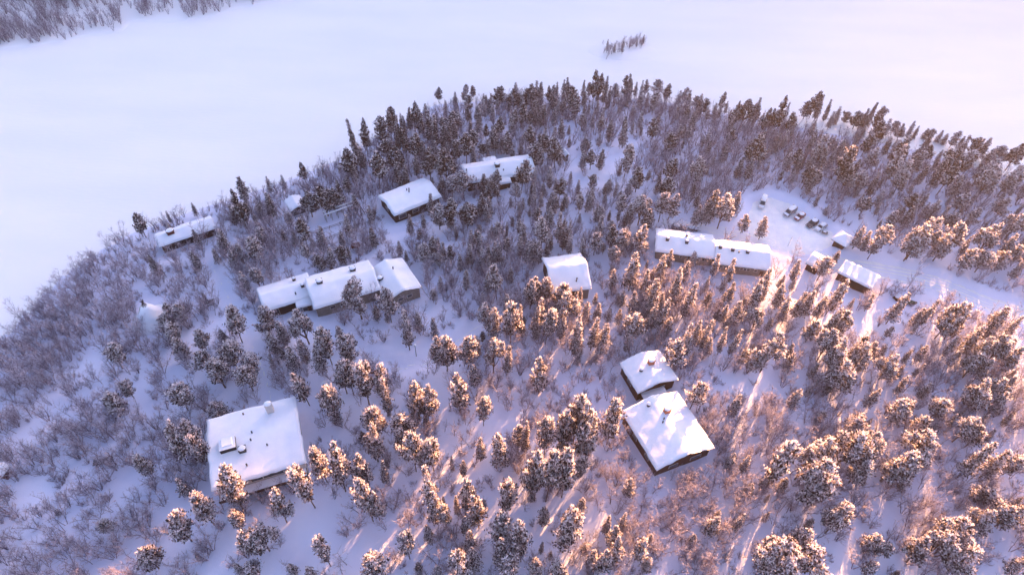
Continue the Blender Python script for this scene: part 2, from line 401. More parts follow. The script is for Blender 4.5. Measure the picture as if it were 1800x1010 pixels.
def window(wall, x, y, z, w, h, face='f', door=False, m=None):
    """face f: looks to -v, b: +v, l: -u, r: +u; x,y on that wall plane"""
    mb = MB(); g = MB()
    if face in 'fb':
        s = -1 if face == 'f' else 1
        mb.box((x, y + s * .03, z), (w, .10, h)); g.box((x, y + s * .06, z), (w - .2, .09, h - .2))
    else:
        s = -1 if face == 'l' else 1
        mb.box((x + s * .03, y, z), (.10, w, h)); g.box((x + s * .06, y, z), (.09, w - .2, h - .2))
    fr = part('door' if door else 'window', mb, m or M['frame'], wall)
    if not door: part('pane', g, M['glass'], fr)
    return fr
def chimney(rf, name, u, v, zb, size, h, m, cap=.3, dark=True, n=None):
    mb = MB()
    if n: mb.tube([(u, v, zb - .8), (u, v, zb + h)], size[0] / 2, 10)
    else: mb.box((u, v, zb + h / 2 - .4), (size[0], size[1], h + .8))
    if dark and not n: mb.box((u, v, zb + h + .04), (size[0] * 1.16, size[1] * 1.16, .08))
    ch = part(name, mb, m, rf)
    if cap:
        s = MB(); s.cap_dome((u, v, zb + h + .083), (size[0] * .60, size[-1] * .60), cap); part('snow_cap', s, M['roofsnow'], ch, True)
    return ch
def house(name, label, cs, he, rise, ax, wall, snow=.6, off=0.0, base=None, inset=.6, vents=(), wins=(), group=None, soft=1.0, cat='house', seed=0):
    cpx = np.mean([c[0] for c in cs]); cpy = np.mean([c[1] for c in cs])
    _, _, z0 = G(cpx, cpy, he)
    c, rz, L, W = rect(cs, z0 + he)
    o = thing(name, label, cat, (c[0], c[1], z0), rz, group)
    wl_ = walls(o, L, W, he, rise, ax, wall, inset)
    rf = roof_parts(o, L, W, he, rise, ax, snow, off, soft, seed=seed)
    for face, t, z, w, h in wins:       # t in -1..1 along that wall
        dr = h < 0
        if face == 'f': window(wl_, t * (L / 2 - inset - .8), -(W / 2 - inset), z, w, abs(h), 'f', dr, M['darkwood'] if dr else None)
        if face == 'b': window(wl_, t * (L / 2 - inset - .8), (W / 2 - inset), z, w, abs(h), 'b', dr, M['darkwood'] if dr else None)
        if face == 'r': window(wl_, (L / 2 - inset), t * (W / 2 - inset - .8), z, w, abs(h), 'r', dr, M['darkwood'] if dr else None)
        if face == 'l': window(wl_, -(L / 2 - inset), t * (W / 2 - inset - .8), z, w, abs(h), 'l', dr, M['darkwood'] if dr else None)
    cr, sr = cos(-rz), sin(-rz)
    def local(px, py, z):
        p = P(px, py, z0 + z) - c
        return p[0] * cr - p[1] * sr, p[0] * sr + p[1] * cr
    for kind, px, py in vents:
        z = he + rise * .6
        for _ in range(4):
            u, v = local(px, py, z + snow)
            z = he + float(max(prof(np.array(u), np.array(v), L, W, rise, ax, off), 0))
        if kind == 'box': chimney(rf, 'vent_hood', u, v, z, (.9, .8), snow + .75, M['metal'], .28)
        elif kind == 'big': chimney(rf, 'chimney', u, v, z, (1.5, 1.3), snow + .9, M['metal'], .4)
        elif kind == 'brick': chimney(rf, 'chimney', u, v, z, (1.5, 1.1), snow + 1.2, M['brick'], .35)
        elif kind == 'pipe': chimney(rf, 'flue_pipe', u, v, z, (.34,), snow + .6, M['metal'], 0, n=8)
        elif kind == 'capped': chimney(rf, 'vent_pipe', u, v, z, (.9,), snow + .7, M['metal'], .4, n=8)
        elif kind == 'tall': chimney(rf, 'chimney', u, v, z, (1.5, 1.3), 3.6, M['pale'], .55)
        elif kind == 'skylight':
            b = MB(); b.box((u, v, z + .7), (3.4, 3.2, 1.7)); sk = part('roof_hatch', b, M['fascia'], rf)
            s = MB(); s.box((u, v, z + 1.66), (3.5, 3.3, .2), taper=.97); s.box((u, v, z + 1.9), (2.5, 2.1, .3), taper=.85); part('snow_cap', s, M['roofsnow'], sk)
    hw = np.array([(-L/2-1, -W/2-1), (L/2+1, -W/2-1), (L/2+1, W/2+1), (-L/2-1, W/2+1)])
    R2 = np.array([(cos(rz), sin(rz)), (-sin(rz), cos(rz))]); BUILT.append(hw @ R2 + c)
    return dict(o=o, L=L, W=W, rz=rz, c=c, z0=z0, wall=wl_, roof=rf, local=local, he=he)

# wide house at the lower left
h1 = house('flat_house', 'wide low-roofed house with a snowy roof hatch and tall white chimney', [(368,862),(537,815),(521,694),(368,738)], 6.2, 1.1, 'x', M['pale'], .55, 0, seed=1,
   vents=[('skylight',401,782),('pipe',428,728),('pipe',443,760),('pipe',441,773),('big',427,791),('pipe',470,782),('pipe',434,817),('tall',476,722)])
L, W = h1['L'], h1['W']
for t, w in ((-.5, 1.6), (-.1, 2.6), (.12, 1.8), (.32, 3.2), (.68, 3.0)): window(h1['wall'], t * L / 2, -(W / 2 - .6), 4.75, w, 1.35, 'f')
mb = MB(); mb.box((0, -(W/2 - .6) - 1.2, 3.0), (L - 1.2, 2.395, .25)); bal = part('balcony', mb, M['fascia'], h1['o'])
mb = MB(); mb.box((0, -(W/2 - .6) - 1.2, 3.34), (L - 1.4, 2.2, .42), taper=.985); part('snow_layer', mb, M['roofsnow'], bal)
mb = MB(); mb.box((0, -(W/2 - .6) - 2.42, 3.5), (L - 1.2, .08, 1.0)); part('railing', mb, M['brown'], bal)
mb = MB(); mb.box((0, -(W/2 - .6) - .05, 1.0), (L - 1.6, .1, 3.6)); lw = part('lower_wall', mb, M['redwood'], h1['o'])
for t in (-.55, 0, .5): window(lw, t * L / 2, -(W/2 - .6) - .1, 1.7, 2.6, 1.3, 'f')

# twin cabins
h2 = house('cabin', 'smaller brown cabin of the adjoining pair, red chimney near its ridge', [(1122,692),(1194,666),(1157,617),(1088,638)], 4.2, 1.9, 'y', M['brown'], .6, seed=2,
   vents=[('brick',1144,638),('capped',1127,651)], wins=[('f', .4, 2.2, 1.6, 1.2), ('f', -.4, 2.2, 1.6, 1.2), ('l', 0, 2.2, 2.0, 1.2), ('l', .7, 2.0, 1.0, -2.0)])
h3 = house('cabin', 'larger brown cabin of the adjoining pair with brick chimney on sunlit slope', [(1148,831),(1259,784),(1187.5,690),(1099,719)], 4.6, 2.5, 'y', M['brown'], .6, seed=3,
   vents=[('brick',1172,723),('capped',1140,712),('pipe',1165,742),('pipe',1167,736)], wins=[('f', .55, 2.2, 3.0, 1.3), ('f', -.4, 2.2, 2.4, 1.3), ('l', -.5, 2.2, 1.8, 1.2), ('l', .3, 2.2, 1.8, 1.2), ('r', 0, 2.2, 2.4, 1.2)])
h3b = house('entrance_porch', 'low snow-capped link between the two brown cabins', [(1134,704),(1176,693),(1163,680),(1124,690)], 2.6, .3, 'x', M['brown'], .45, inset=.3, cat='porch', seed=4)
# barn-like
h4 = house('tall_cabin', 'lone steep-roofed cabin at picture centre with two small black pipes', [(974,512),(1047,509),(1014,445),(947,457)], 4.6, 3.3, 'x', M['brown'], .55, seed=5,
   vents=[('pipe',1014,491),('pipe',1013,495)], wins=[('l', .3, 2.4, 1.6, 1.4), ('l', -.4, 2.4, 1.6, 1.4), ('f', .55, 2.0, 1.0, -2.0), ('f', -.3, 2.3, 2.4, 1.2)])
mb = MB(); mb.box((h4['L']*.5 - 2.6, -(h4['W']/2 - .6) - .06, 1.3), (4.0, .12, 4.9)); part('grey_wall_panel', mb, M['grey'], h4['wall'])
# long row house, two halves: one building
h5 = house('row_house', 'long grey-walled row house beside the parking lot, stepped snowy roof', [(1150,441),(1251,456),(1258,414),(1153,403)], 3.8, 2.1, 'x', M['grey'], .55, seed=6,
   vents=[('box',1173,421),('capped',1207,415),('box',1207,426)],
   wins=[('f', t, 2.6, .9, .9) for t in (.70, .80, .90, .2, -.1, -.5)] + [('l', 0, 2.2, 1.4, 1.2)])
c, rz, L2, W2 = rect([(1251,463),(1355,477),(1351,436),(1258,420)], h5['z0'] + 3.4)
wing = bpy.data.objects.new('wing', None); COL.objects.link(wing); wing.parent = h5['o']; u, v = h5['local'](*Q(c[0], c[1], h5['z0'] + 3.4), 3.4)
# the second half stands end to end with the first, stepped forward
W5 = h5['W']; L5 = h5['L']; dv = v
cu = L5 / 2 + L2 / 2 + .02
w2 = walls(h5['o'], L2, W2, 3.6, 2.1, 'x', M['grey'], .6, c=(cu, dv), name='wing_wall'); r2 = roof_parts(h5['o'], L2, W2, 3.6, 2.1, 'x', .55, seed=9, c=(cu, dv), name='wing_roof')
bpy.data.objects.remove(wing)
for px, py, k in ((1266,435,'vent_hood'),(1288,439,'vent_hood'),(1314,443,'vent_hood')):
    uu, vv = h5['local'](px, py, 6.0); chimney(r2, k, uu, vv, 3.6 + 2.1 * (1 - abs(vv - dv) / (W2 / 2)), (.9, .8), 1.3, M['metal'], .28)
uu, vv = h5['local'](1298.5, 444, 5.6); chimney(r2, 'flue_pipe', uu, vv, 3.6 + 2.1 * (1 - abs(vv - dv) / (W2 / 2)), (.4,), 1.1, M['metal'], 0, n=8)
for t in (-.75, -.6, .0, .12, .24, .5): window(w2, cu + t * L2 / 2, dv - (W2 / 2 - .6), 2.3, 1.0, .9, 'f')
window(w2, cu + .72 * L2 / 2, dv - (W2/2 - .6), 1.2, 1.0, 2.1, 'f', True, M['brown'])
BUILT.append(BUILT[-1] + np.array([cos(h5['rz']), sin(h5['rz'])]) * cu + np.array([-sin(h5['rz']), cos(h5['rz'])]) * dv)
h6 = house('storage_shed', 'narrow brown shed with long snowy roof beside the road', [(1472,479),(1531,508),(1549,487),(1487,457)], 3.2, .9, 'x', M['brown'], .5, .25, inset=.35, cat='shed', seed=7, vents=[], wins=[('f', .45, 1.6, 2.6, -2.4), ('f', -.1, 1.6, 2.6, -2.4), ('l', 0, 1.8, 1.0, .8)])
h7 = house('garage', 'small red-brown garage under a rounded snow roof near the road', [(1415,461),(1438,474),(1455,455),(1432,445)], 3.0, 1.0, 'x', M['redwood'], .8, inset=.4, cat='garage', soft=3, seed=8, wins=[('f', 0, 1.3, 2.6, -2.2)])
h8 = house('peaked_hut', 'little brown hut with peaked snow roof at the parking lot corner', [(1462,420),(1488,436),(1501,419),(1477,406)], 2.6, 1.9, 'hip', M['brown'], .45, inset=.8, cat='hut', seed=10, wins=[('f', 0, 1.2, 1.1, -1.9)])
h9 = house('dark_cabin', 'dark cabin with smooth pillow of roof snow left of the lakeside lodge', [(695,380),(778,345),(745,316),(662,347)], 3.8, 1.6, 'x', M['darkwood'], 1.0, soft=2, seed=11,
   vents=[('pipe',715,334),('pipe',719,333),('pipe',719,337)], wins=[('f', -.75, 2.0, 2.6, 1.7), ('f', -.1, 2.0, 2.2, 1.4), ('f', .6, 2.0, 2.2, 1.4), ('l', .2, 2.0, 1.8, 1.2)])
h10 = house('lodge', 'long dark lodge nearest the far shore with small black chimney', [(826,324),(942,303),(930,275),(804,292)], 3.8, 2.0, 'x', M['darkwood'], .9, soft=2, seed=12,
   vents=[('big',874,291),('pipe',820,299),('pipe',885,300)], wins=[('f', t, 2.0, 1.6, 1.2) for t in (-.85, -.6, -.3, .1, .75, .92)] + [('r', 0, 2.0, 1.8, 1.2)])
for cs, nm, he in (([(877,325),(899,321),(894,308),(871,311)], 'front_wing', 3.2), ([(850,289),(874,286),(871,277),(848,279)], 'rear_wing', 3.6)):
    c, rz, Lb, Wb = rect(cs, h10['z0'] + he); u, v = h10['local'](*Q(c[0], c[1], h10['z0'] + he), he)
    a = walls(h10['o'], Lb, Wb, he, .3, 'none' if 0 else 'x', M['darkwood'], .4, c=(u, v), name=nm + '_wall'); roof_parts(h10['o'], Lb, Wb, he, .3, 'x', .7, c=(u, v), name=nm + '_roof', seed=13)
h11 = house('woodshed', 'tiny dark shed among trees right of the lakeside lodge', [(992,276),(1000,274),(996,265),(988,267)], 2.8, .9, 'y', M['darkwood'], .5, inset=.3, cat='shed', seed=14, wins=[('f', 0, 1.2, .9, -1.9)])
h12 = house('boathouse', 'long dark open-fronted boathouse near the left shoreline', [(281,434),(379,402),(373,379),(271,413)], 3.4, 1.4, 'x', M['darkwood'], .55, seed=15, cat='boathouse', wins=[('f', t, 1.5, 2.2, -2.4) for t in (-.8, -.45, -.1, .3, .7)])
u, v = h12['local'](299, 407, 5.4); chimney(h12['roof'], 'roof_turret', u, v, 4.4, (2.0, 1.6), 1.5, M['redwood'], .4)
h13 = house('small_hut', 'small dark hut left of the dense pines by the fenced yard', [(512,371),(536,364),(530,342),(498,355)], 3.0, 1.0, 'y', M['darkwood'], .45, cat='hut', seed=16, wins=[('f', 0, 1.5, 1.1, 1.0), ('l', 0, 1.2, 1.0, -1.9)])
# three-part beige house: three wings of one building
h15 = house('beige_house', 'large three-part beige house with stepped snowy roofs left of centre', [(556,544),(668,508),(652,458),(530,490)], 4.4, 1.9, 'x', M['beige'], .55, seed=17,
   vents=[('big',562,497),('big',620,475)], wins=[('f', -.55, 2.6, 1.6, 1.1), ('f', -.2, 2.6, 1.6, 1.1), ('f', .3, 2.6, 1.8, 1.1)])
def wing_of(h, cs, he, rise, ax, m, nm, seed, vents=(), wins=(), snow=.55):
    zz = h['z0'] + he; c, rz, Lb, Wb = rect(cs, zz); u, v = h['local'](*Q(c[0], c[1], zz), he)
    e = bpy.data.objects.new(nm, None); COL.objects.link(e); e.parent = h['o']; e.location = (u, v, 0); e.rotation_euler = (0, 0, rz - h['rz'])
    a = walls(e, Lb, Wb, he, rise, ax, m, .6); b = roof_parts(e, Lb, Wb, he, rise, ax, snow, seed=seed)
    for ch in (a, b):            # wings: fold the rotation in and hang the parts straight on the house
        pass
    cr, sr = cos(-rz), sin(-rz)
    for kind, px, py in vents:
        z = he + rise * .6
        for _ in range(4):
            p = P(px, py, h['z0'] + z + snow) - c; uu, vv = p[0] * cr - p[1] * sr, p[0] * sr + p[1] * cr
            z = he + float(max(prof(np.array(uu), np.array(vv), Lb, Wb, rise, ax), 0))
        s = {'big': (1.5, 1.3), 'box': (.9, .8), 'pipe': (.34,)}[kind]
        chimney(b, 'chimney' if kind == 'big' else 'vent_pipe', uu, vv, z, s, snow + .8, M['metal'], .35 if kind != 'pipe' else 0, n=8 if kind == 'pipe' else None)
    for face, t, z, w, hh in wins:
        if face == 'f': window(a, t * (Lb / 2 - 1.4), -(Wb / 2 - .6), z, w, abs(hh), 'f', hh < 0, M['darkwood'] if hh < 0 else None)
        else: window(a, (Lb / 2 - .6), t * (Wb / 2 - 1.4), z, w, abs(hh), 'r', hh < 0)
    # flatten: thing > part > sub-part
    M0 = Matrix.Translation((u, v, 0)) @ Matrix.Rotation(rz - h['rz'], 4, 'Z')
    for ch in list(e.children):
        ch.parent = h['o']; ch.matrix_local = M0
        ch.name = nm + ('_wall' if ch.name.startswith('wall') else '_roof')
    bpy.data.objects.remove(e)
    hw = np.array([(-Lb/2-1, -Wb/2-1), (Lb/2+1, -Wb/2-1), (Lb/2+1, Wb/2+1), (-Lb/2-1, Wb/2+1)])
    BUILT.append(hw @ np.array([(cos(rz), sin(rz)), (-sin(rz), cos(rz))]) + c)
    return a, b
wing_of(h15, [(469,547),(556,520),(540,480),(447,509)], 3.6, 1.5, 'x', M['redwood'], 'garage_wing', 18, [('box',517,492),('box',532,503),('pipe',520,517)], [('f', -.72, 1.5, 1.6, 2.6), ('f', .1, 1.4, 8.5, -2.6)])
wing_of(h15, [(685,529),(743,504),(706,455),(643,478)], 3.9, 1.8, 'y', M['beige'], 'end_wing', 19, [('big',668,491),('pipe',691,472)], [('f', -.3, 2.0, 1.6, 1.2), ('f', .4, 2.0, 1.6, 1.2)])
wing_of(h15, [(524,541),(556,534),(549,515),(516,523)], 3.1, .3, 'x', M['stone'], 'link_wing', 20, [], [('f', -.4, 1.4, 1.4, 1.6), ('f', .6, 1.2, 1.1, -2.0)])
h16 = house('edge_hut', 'reddish hut cut off by the left edge of the picture', [(0,834),(15,840),(8,815),(-14,812)], 2.8, 1.2, 'y', M['redwood'], .5, inset=.3, cat='hut', seed=21)

# ------------------------------------------------------------------ small things
def at(px, py, dz=0):
    x, y, z = G(px, py, dz); return (x, y, z)
def snow_bump(x, y): pass
# teepee of snow and poles
t = at(268, 562); tp = thing('teepee', 'snow-covered conical tent with dark pole tips in the left thicket', 'tent', t)
k = 24; mb = MB(); rr = lambda z: 4.3 * (1 - z / 7.6) ** 1.15 + .35
vs = []; zs = np.linspace(0, 6.0, 12)
for i, z in enumerate(zs):
    for j in range(k):
        a = 2 * pi * j / k; r = rr(z) * (1 + .05 * sin(5 * a + i) + (.25 * (1 - z / 6) ** 3)); vs.append((r * cos(a), r * sin(a), z - (.5 if i == 0 else 0)))
fs = [(i*k+j, i*k+(j+1) % k, (i+1)*k+(j+1) % k, (i+1)*k+j) for i in range(11) for j in range(k)] + [tuple(range(11*k, 12*k))]
part('snow_cone', mb.add(vs, fs), M['roofsnow'], tp, True)
for j in range(9):
    a = 2 * pi * j / 9; mb = MB(); mb.tube([(.9 * cos(a), .9 * sin(a), 5.6), (-.5 * cos(a), -.5 * sin(a), 7.6 + .4 * (j % 3))], .07, 6); part('pole', mb, M['darkwood'], tp)
mb = MB()
for s in (-.25, .25): mb.tube([(-3.4, -2.6 + s, 0), (-.8, -.3 + s, 6.2)], .06, 5)
for q in np.linspace(.1, .95, 9): mb.tube([(-3.4 + 2.6 * q, -2.85 + 2.3 * q, 6.2 * q), (-3.4 + 2.6 * q, -2.35 + 2.3 * q, 6.2 * q)], .04, 5)
part('ladder', mb, M['darkwood'], tp)
# lamp posts
LAMPS = [(915,746,'white-globed lamp post left of the pine cluster near the larger cabin'), (732,627,'lamp post where the snowy path bends in the middle')]
for px, py, lb in LAMPS:
    x, y, z = at(px, py); lp = thing('street_lamp', lb, 'lamp post', (x, y, z), 0, 'lamp posts along the paths')
    mb = MB(); mb.tube([(0, 0, -.6), (0, 0, 2.2), (0, 0, 4.6)], [.10, .08, .06], 8); part('pole', mb, M['metal'], lp)
    mb = MB(); mb.cap_dome((0, 0, 4.61), (.12, .12), .1, 8); mb.tube([(0, 0, 4.7), (0, 0, 4.78), (0, 0, 4.95), (0, 0, 5.12), (0, 0, 5.2)], [.2, .34, .38, .32, .2], 10); part('lamp_globe', mb, M['lampglass'], lp, True)
    mb = MB(); mb.cap_dome((0, 0, 5.19), (.36, .36), .28, 10); part('snow_cap', mb, M['roofsnow'], lp, True)
x, y, z = at(1385, 432); lp = thing('marker_pole', 'thin marker pole standing beside the driveway', 'pole', (x, y, z))
mb = MB(); mb.tube([(0, 0, -.5), (.1, 0, 3.6)], .06, 6); part('shaft', mb, M['steel'], lp); mb = MB(); mb.box((.1, 0, 3.65), (.22, .05, .3)); part('marker_plate', mb, M['frame'], lp)
# snow-capped booth
x, y, z = at(573, 682); bo = thing('storage_bin', 'round-topped snow-capped bin beside the path above the wide house', 'bin', (x, y, z))
mb = MB(); mb.tube([(0, 0, -.4), (0, 0, 1.6)], .85, 14); part('body', mb, M['grey'], bo); mb = MB(); mb.tube([(0, 0, 1.603), (0, 0, 1.7)], .98, 14); part('lid', mb, M['darkwood'], bo)
mb = MB(); mb.cap_dome((0, 0, 1.703), (1.05, 1.05), .75, 14); part('snow_cap', mb, M['roofsnow'], bo, True)
# pergola frame over the fenced yard
a, b = np.array(at(575, 391)), np.array(at(625, 373)); a[2] = b[2] = (a[2] + b[2]) / 2; L = np.linalg.norm(b - a); rz = math.atan2(b[1] - a[1], b[0] - a[0])
pg = thing('pergola', 'snow-topped open timber frame on posts beside the fenced yard', 'pergola', tuple(a), rz)
for i in range(6):
    for j in (0, 1):
        mb = MB(); mb.box((L * i / 5, j * 1.5, 1.3), (.14, .14, 3.4)); part('post', mb, M['grey'], pg)
for j in (0, 1):
    mb = MB(); mb.box((L / 2, j * 1.5, 3.09), (L + .8, .16, .18)); bm_ = part('beam', mb, M['grey'], pg)
    mb = MB(); mb.box((L / 2, j * 1.5, 3.35), (L + .8, .42, .3), taper=.95); part('snow_layer', mb, M['roofsnow'], bm_)
# fences
def fence(pts, label):
    w = [np.array(at(*p)) for p in pts]
    o = thing('wooden_fence', label, 'fence', tuple(w[0]), 0, 'rail fences of the yard')
    for a, b in zip(w[:-1], w[1:]):
        d = b - a; n = max(2, int(np.linalg.norm(d) / 2.6))
        for i in range(n + 1):
            q = a + d * i / n - w[0]; mb = MB(); mb.box((q[0], q[1], q[2] + .45), (.12, .12, 1.7)); part('post', mb, M['darkwood'], o)
        for h in (.55, 1.05):
            p, q = a - w[0], b - w[0]; mb = MB(); mb.tube([(p[0], p[1], p[2] + h), (q[0], q[1], q[2] + h)], .07, 4); part('rail', mb, M['darkwood'], o)
fence([(543,414),(580,402),(617,389)], 'dark rail fence nearest the pergola across the yard')
fence([(538,437),(560,428),(600,412),(656,390)], 'longer dark rail fence in front of the yard fence')
fence([(631,362),(642,378)], 'short dark rail fence right of the pergola')
# picnic table by the left path
x, y, z = at(371, 534); pt = thing('picnic_table', 'small bare picnic table beside the left path', 'table', (x, y, z), .5)
mb = MB(); mb.box((0, 0, .95), (2.4, .9, .07)); part('table_top', mb, M['darkwood'], pt)
for s in (-1, 1):
    mb = MB(); mb.box((0, s * .95, .6), (2.4, .32, .06)); part('bench_seat', mb, M['darkwood'], pt)
    mb = MB(); mb.box((s * .9, 0, .25), (.1, 2.1, .08)); mb.tube([(s * .9, -.7, -.4), (s * .9, -.25, .91)], .06, 5); mb.tube([(s * .9, .7, -.4), (s * .9, .25, .91)], .06, 5); part('leg', mb, M['darkwood'], pt)
# upturned boat and log pile by the right road
x, y, z = at(1595, 532); bt = thing('rowing_boat', 'dark green boat half buried in snow below the road', 'boat', (x, y, z + .25), -.15)
def boat_mesh():
    mb = MB(); n = 13; vs = []; k = 9
    for i in range(n):
        s = -1 + 2 * i / (n - 1); w = .85 * (1 - abs(s) ** 2.4) + .03; h = .7 * (1 - .25 * abs(s) ** 2)
        for j in range(k):
            a = pi * j / (k - 1); vs.append((s * 2.5, w * cos(a), h * sin(a) ** .8))
    f = [(i*k+j, (i+1)*k+j, (i+1)*k+j+1, i*k+j+1) for i in range(n-1) for j in range(k-1)] + [(i*k, i*k+k-1, (i+1)*k+k-1, (i+1)*k) for i in range(n-1)]
    return mb.add(vs, f)
part('hull', boat_mesh(), M['paint_green'], bt, True); mb = MB(); mb.box((0, 0, .71), (4.4, .07, .08)); part('keel', mb, M['darkwood'], bt)
mb = MB(); mb.cap_dome((-.9, .1, .58), (1.5, .62), .42, 12); part('snow_cap', mb, M['roofsnow'], bt, True)
x, y, z = at(1578, 524); lg = thing('log_pile', 'small pile of snow-covered logs behind the green boat', 'logs', (x, y, z), .4)
for r in range(3):
    for q in range(5 - r):
        mb = MB(); mb.tube([(-1.3, (q - 2 + r / 2) * .36, .16 + r * .31), (1.3, (q - 2 + r / 2) * .36, .16 + r * .31)], .17, 8); part('log', mb, M['brown'], lg)
mb = MB(); mb.cap_dome((0, 0, .9), (1.35, .75), .3, 12); part('snow_cap', mb, M['roofsnow'], lg, True)
# little red shelter near the yard
x, y, z = at(626, 437); sh = thing('feeding_shelter', 'tiny red-brown shelter roof in the thicket below the yard', 'shelter', (x, y, z), .3)
for sx in (-1, 1):
    for sy in (-1, 1):
        mb = MB(); mb.box((sx * .9, sy * .7, .5), (.12, .12, 2.0)); part('post', mb, M['darkwood'], sh)
mb = MB(); mb.add([(-1.3, -1.1, 1.5), (1.3, -1.1, 1.5), (1.3, 0, 2.4), (-1.3, 0, 2.4), (1.3, 1.1, 1.5), (-1.3, 1.1, 1.5), (-1.3, -1.1, 1.38), (1.3, -1.1, 1.38), (1.3, 1.1, 1.38), (-1.3, 1.1, 1.38)],
   [(0, 1, 2, 3), (3, 2, 4, 5), (6, 7, 1, 0), (5, 4, 8, 9), (0, 3, 5, 9, 6), (1, 7, 8, 4, 2), (6, 9, 8, 7)]); part('roof', mb, M['redwood'], sh)
# boards lying in the left thicket
x, y, z = at(182, 811); ld = thing('timber_stack', 'dark stack of planks under bushes in the left thicket', 'planks', (x, y, z), .3)
for i in range(5):
    mb = MB(); mb.box((.1 * (i % 2), (i - 2) * .32, .42), (4.2, .26, .14)); part('plank', mb, M['darkwood'], ld)
for s in (-1.4, 1.4):
    mb = MB(); mb.box((s, 0, .15), (.2, 1.7, .4)); part('bearer', mb, M['darkwood'], ld)

# ------------------------------------------------------------------ cars
def car(label, pa, pb, paint, kind, snow, cat='car', group='vehicles in the snowy lot'):
    """pa front, pb rear (pixels at mid height)"""
    a, b = np.array(at(*pa)), np.array(at(*pb)); c = (a + b) / 2; rz = math.atan2(a[1] - b[1], a[0] - b[0])
    z = c[2] - .12
    S = dict(van=(5.3, 1.95, 2.05), estate=(4.6, 1.8, 1.5), suv=(4.6, 1.85, 1.68), hatch=(4.1, 1.72, 1.5), bus=(5.6, 2.0, 2.3))[kind]
    L, W, Ht = S
    o = thing('parked_van' if kind in ('van', 'bus') else 'parked_car', label, cat, (c[0], c[1], z), rz, group)
    if kind in ('van', 'bus'): pr = [(-.5, .35), (-.5, .95), (-.485, 1.15), (-.46, Ht), (.16, Ht), (.20, Ht - .03), (.36, 1.18), (.49, .92), (.5, .35)]; gl = [(-.44, 1.18), (-.43, Ht - .22), (.14, Ht - .22), (.19, Ht - .26), (.325, 1.18)]
    else: pr = [(-.5, .32), (-.5, .8), (-.48, .95), (-.40 if kind != 'hatch' else -.45, Ht - .04), (-.30, Ht), (.02, Ht), (.07, Ht - .05), (.24, .98), (.47, .82), (.5, .65), (.5, .32)]; gl = [(-.43, 1.0), (-.375, Ht - .14), (-.30, Ht - .10), (.02, Ht - .10), (.05, Ht - .14), (.20, 1.0)]
    mb = MB(); n = len(pr); vs = []
    for s, in_ in ((-1, 0), (-1, 1), (1, 1), (1, 0)): pass
    rows = [(-W/2, 0), (-W/2 + .05, 1), (W/2 - .05, 1), (W/2, 0)]
    for yy, k_ in rows:
        for (x_, z_) in pr:
            top = max(0, (z_ - .95) / (Ht - .95)); sh_ = (1 - .13 * top) if abs(yy) > 0 else 1
            dz = (-.05 if k_ == 0 and z_ > .9 else 0)
            vs.append((x_ * L, yy * sh_, z_ + dz))
    f = []
    for r in range(3):
        for i in range(n):
            j = (i + 1) % n; f.append((r*n+i, r*n+j, (r+1)*n+j, (r+1)*n+i))
    f += [tuple(range(n-1, -1, -1)), tuple(range(3*n, 4*n))]
    body = part('body', mb.add(vs, f), paint, o)
    for s in (-1, 1):          # side glass, following the tumblehome
        mb = MB(); vv = []
        for (x_, z_) in gl:
            top = max(0, (z_ - .95) / (Ht - .95)); vv.append((x_ * L, s * (W/2 * (1 - .13 * top) + .012), z_))
        k = len(gl); mb.add(vv + [(p[0], p[1] - s * .03, p[2]) for p in vv], [tuple(range(k)) if s > 0 else tuple(range(k-1, -1, -1))] + [(i, (i+1) % k, (i+1) % k + k, i + k) for i in range(k)])
        part('side_window', mb, M['glass'], body)
    def slant(nm, p0, p1, m, q0=.08, q1=.92, w=.78, t=.02):
        (x0, z0), (x1, z1) = p0, p1; dx, dz = (x1 - x0) * L, z1 - z0; l = math.hypot(dx, dz); nx_, nz_ = (dz / l, -dx / l)
        if nx_ * (1 if x0 > 0 else -1) < 0: nx_, nz_ = -nx_, -nz_
        A = np.array((x0 * L + dx * q0, z0 + dz * q0)) + np.array((nx_, nz_)) * t; B = np.array((x0 * L + dx * q1, z0 + dz * q1)) + np.array((nx_, nz_)) * t
        mb = MB(); hw = W / 2 * w
        vv = [(A[0], -hw, A[1]), (A[0], hw, A[1]), (B[0], hw * .93, B[1]), (B[0], -hw * .93, B[1])]; vv += [(p[0] - nx_ * .04, p[1], p[2] - nz_ * .04) for p in vv]
        mb.add(vv, [(0, 1, 2, 3), (7, 6, 5, 4), (0, 4, 5, 1), (1, 5, 6, 2), (2, 6, 7, 3), (3, 7, 4, 0)]); part(nm, mb, m, body)
    if kind in ('van', 'bus'): slant('windscreen', pr[6], pr[5], M['glass']); slant('rear_window', pr[2], pr[3], M['glass'], .15, .85)
    else: slant('windscreen', pr[7], pr[6], M['glass']); slant('rear_window', pr[2], pr[3], M['glass'])
    for sx in (-1, 1):
        for sy in (-1, 1):
            mb = MB(); x_ = sx * L * .31; mb.tube([(x_, sy * (W/2 - .2), .32), (x_, sy * (W/2 + .02), .32)], .33, 14); w_ = part('wheel', mb, M['tyre'], o)
            mb = MB(); mb.tube([(x_, sy * (W/2 + .021), .32), (x_, sy * (W/2 + .04), .32)], .2, 12); part('rim', mb, M['rim'], w_)
    for sy in (-1, 1):
        mb = MB(); mb.box((L/2 - .01, sy * W * .37, .68), (.06, .3, .18)); part('headlight', mb, M['whitelight'], body)
        mb = MB(); mb.box((-L/2 + .0, sy * W * .42, .8), (.06, .16, .25)); part('tail_light', mb, M['redlight'], body)
        mb = MB(); mb.box((.17 * L, sy * (W/2 + .08), 1.05), (.12, .18, .14)); part('wing_mirror', mb, paint, body)
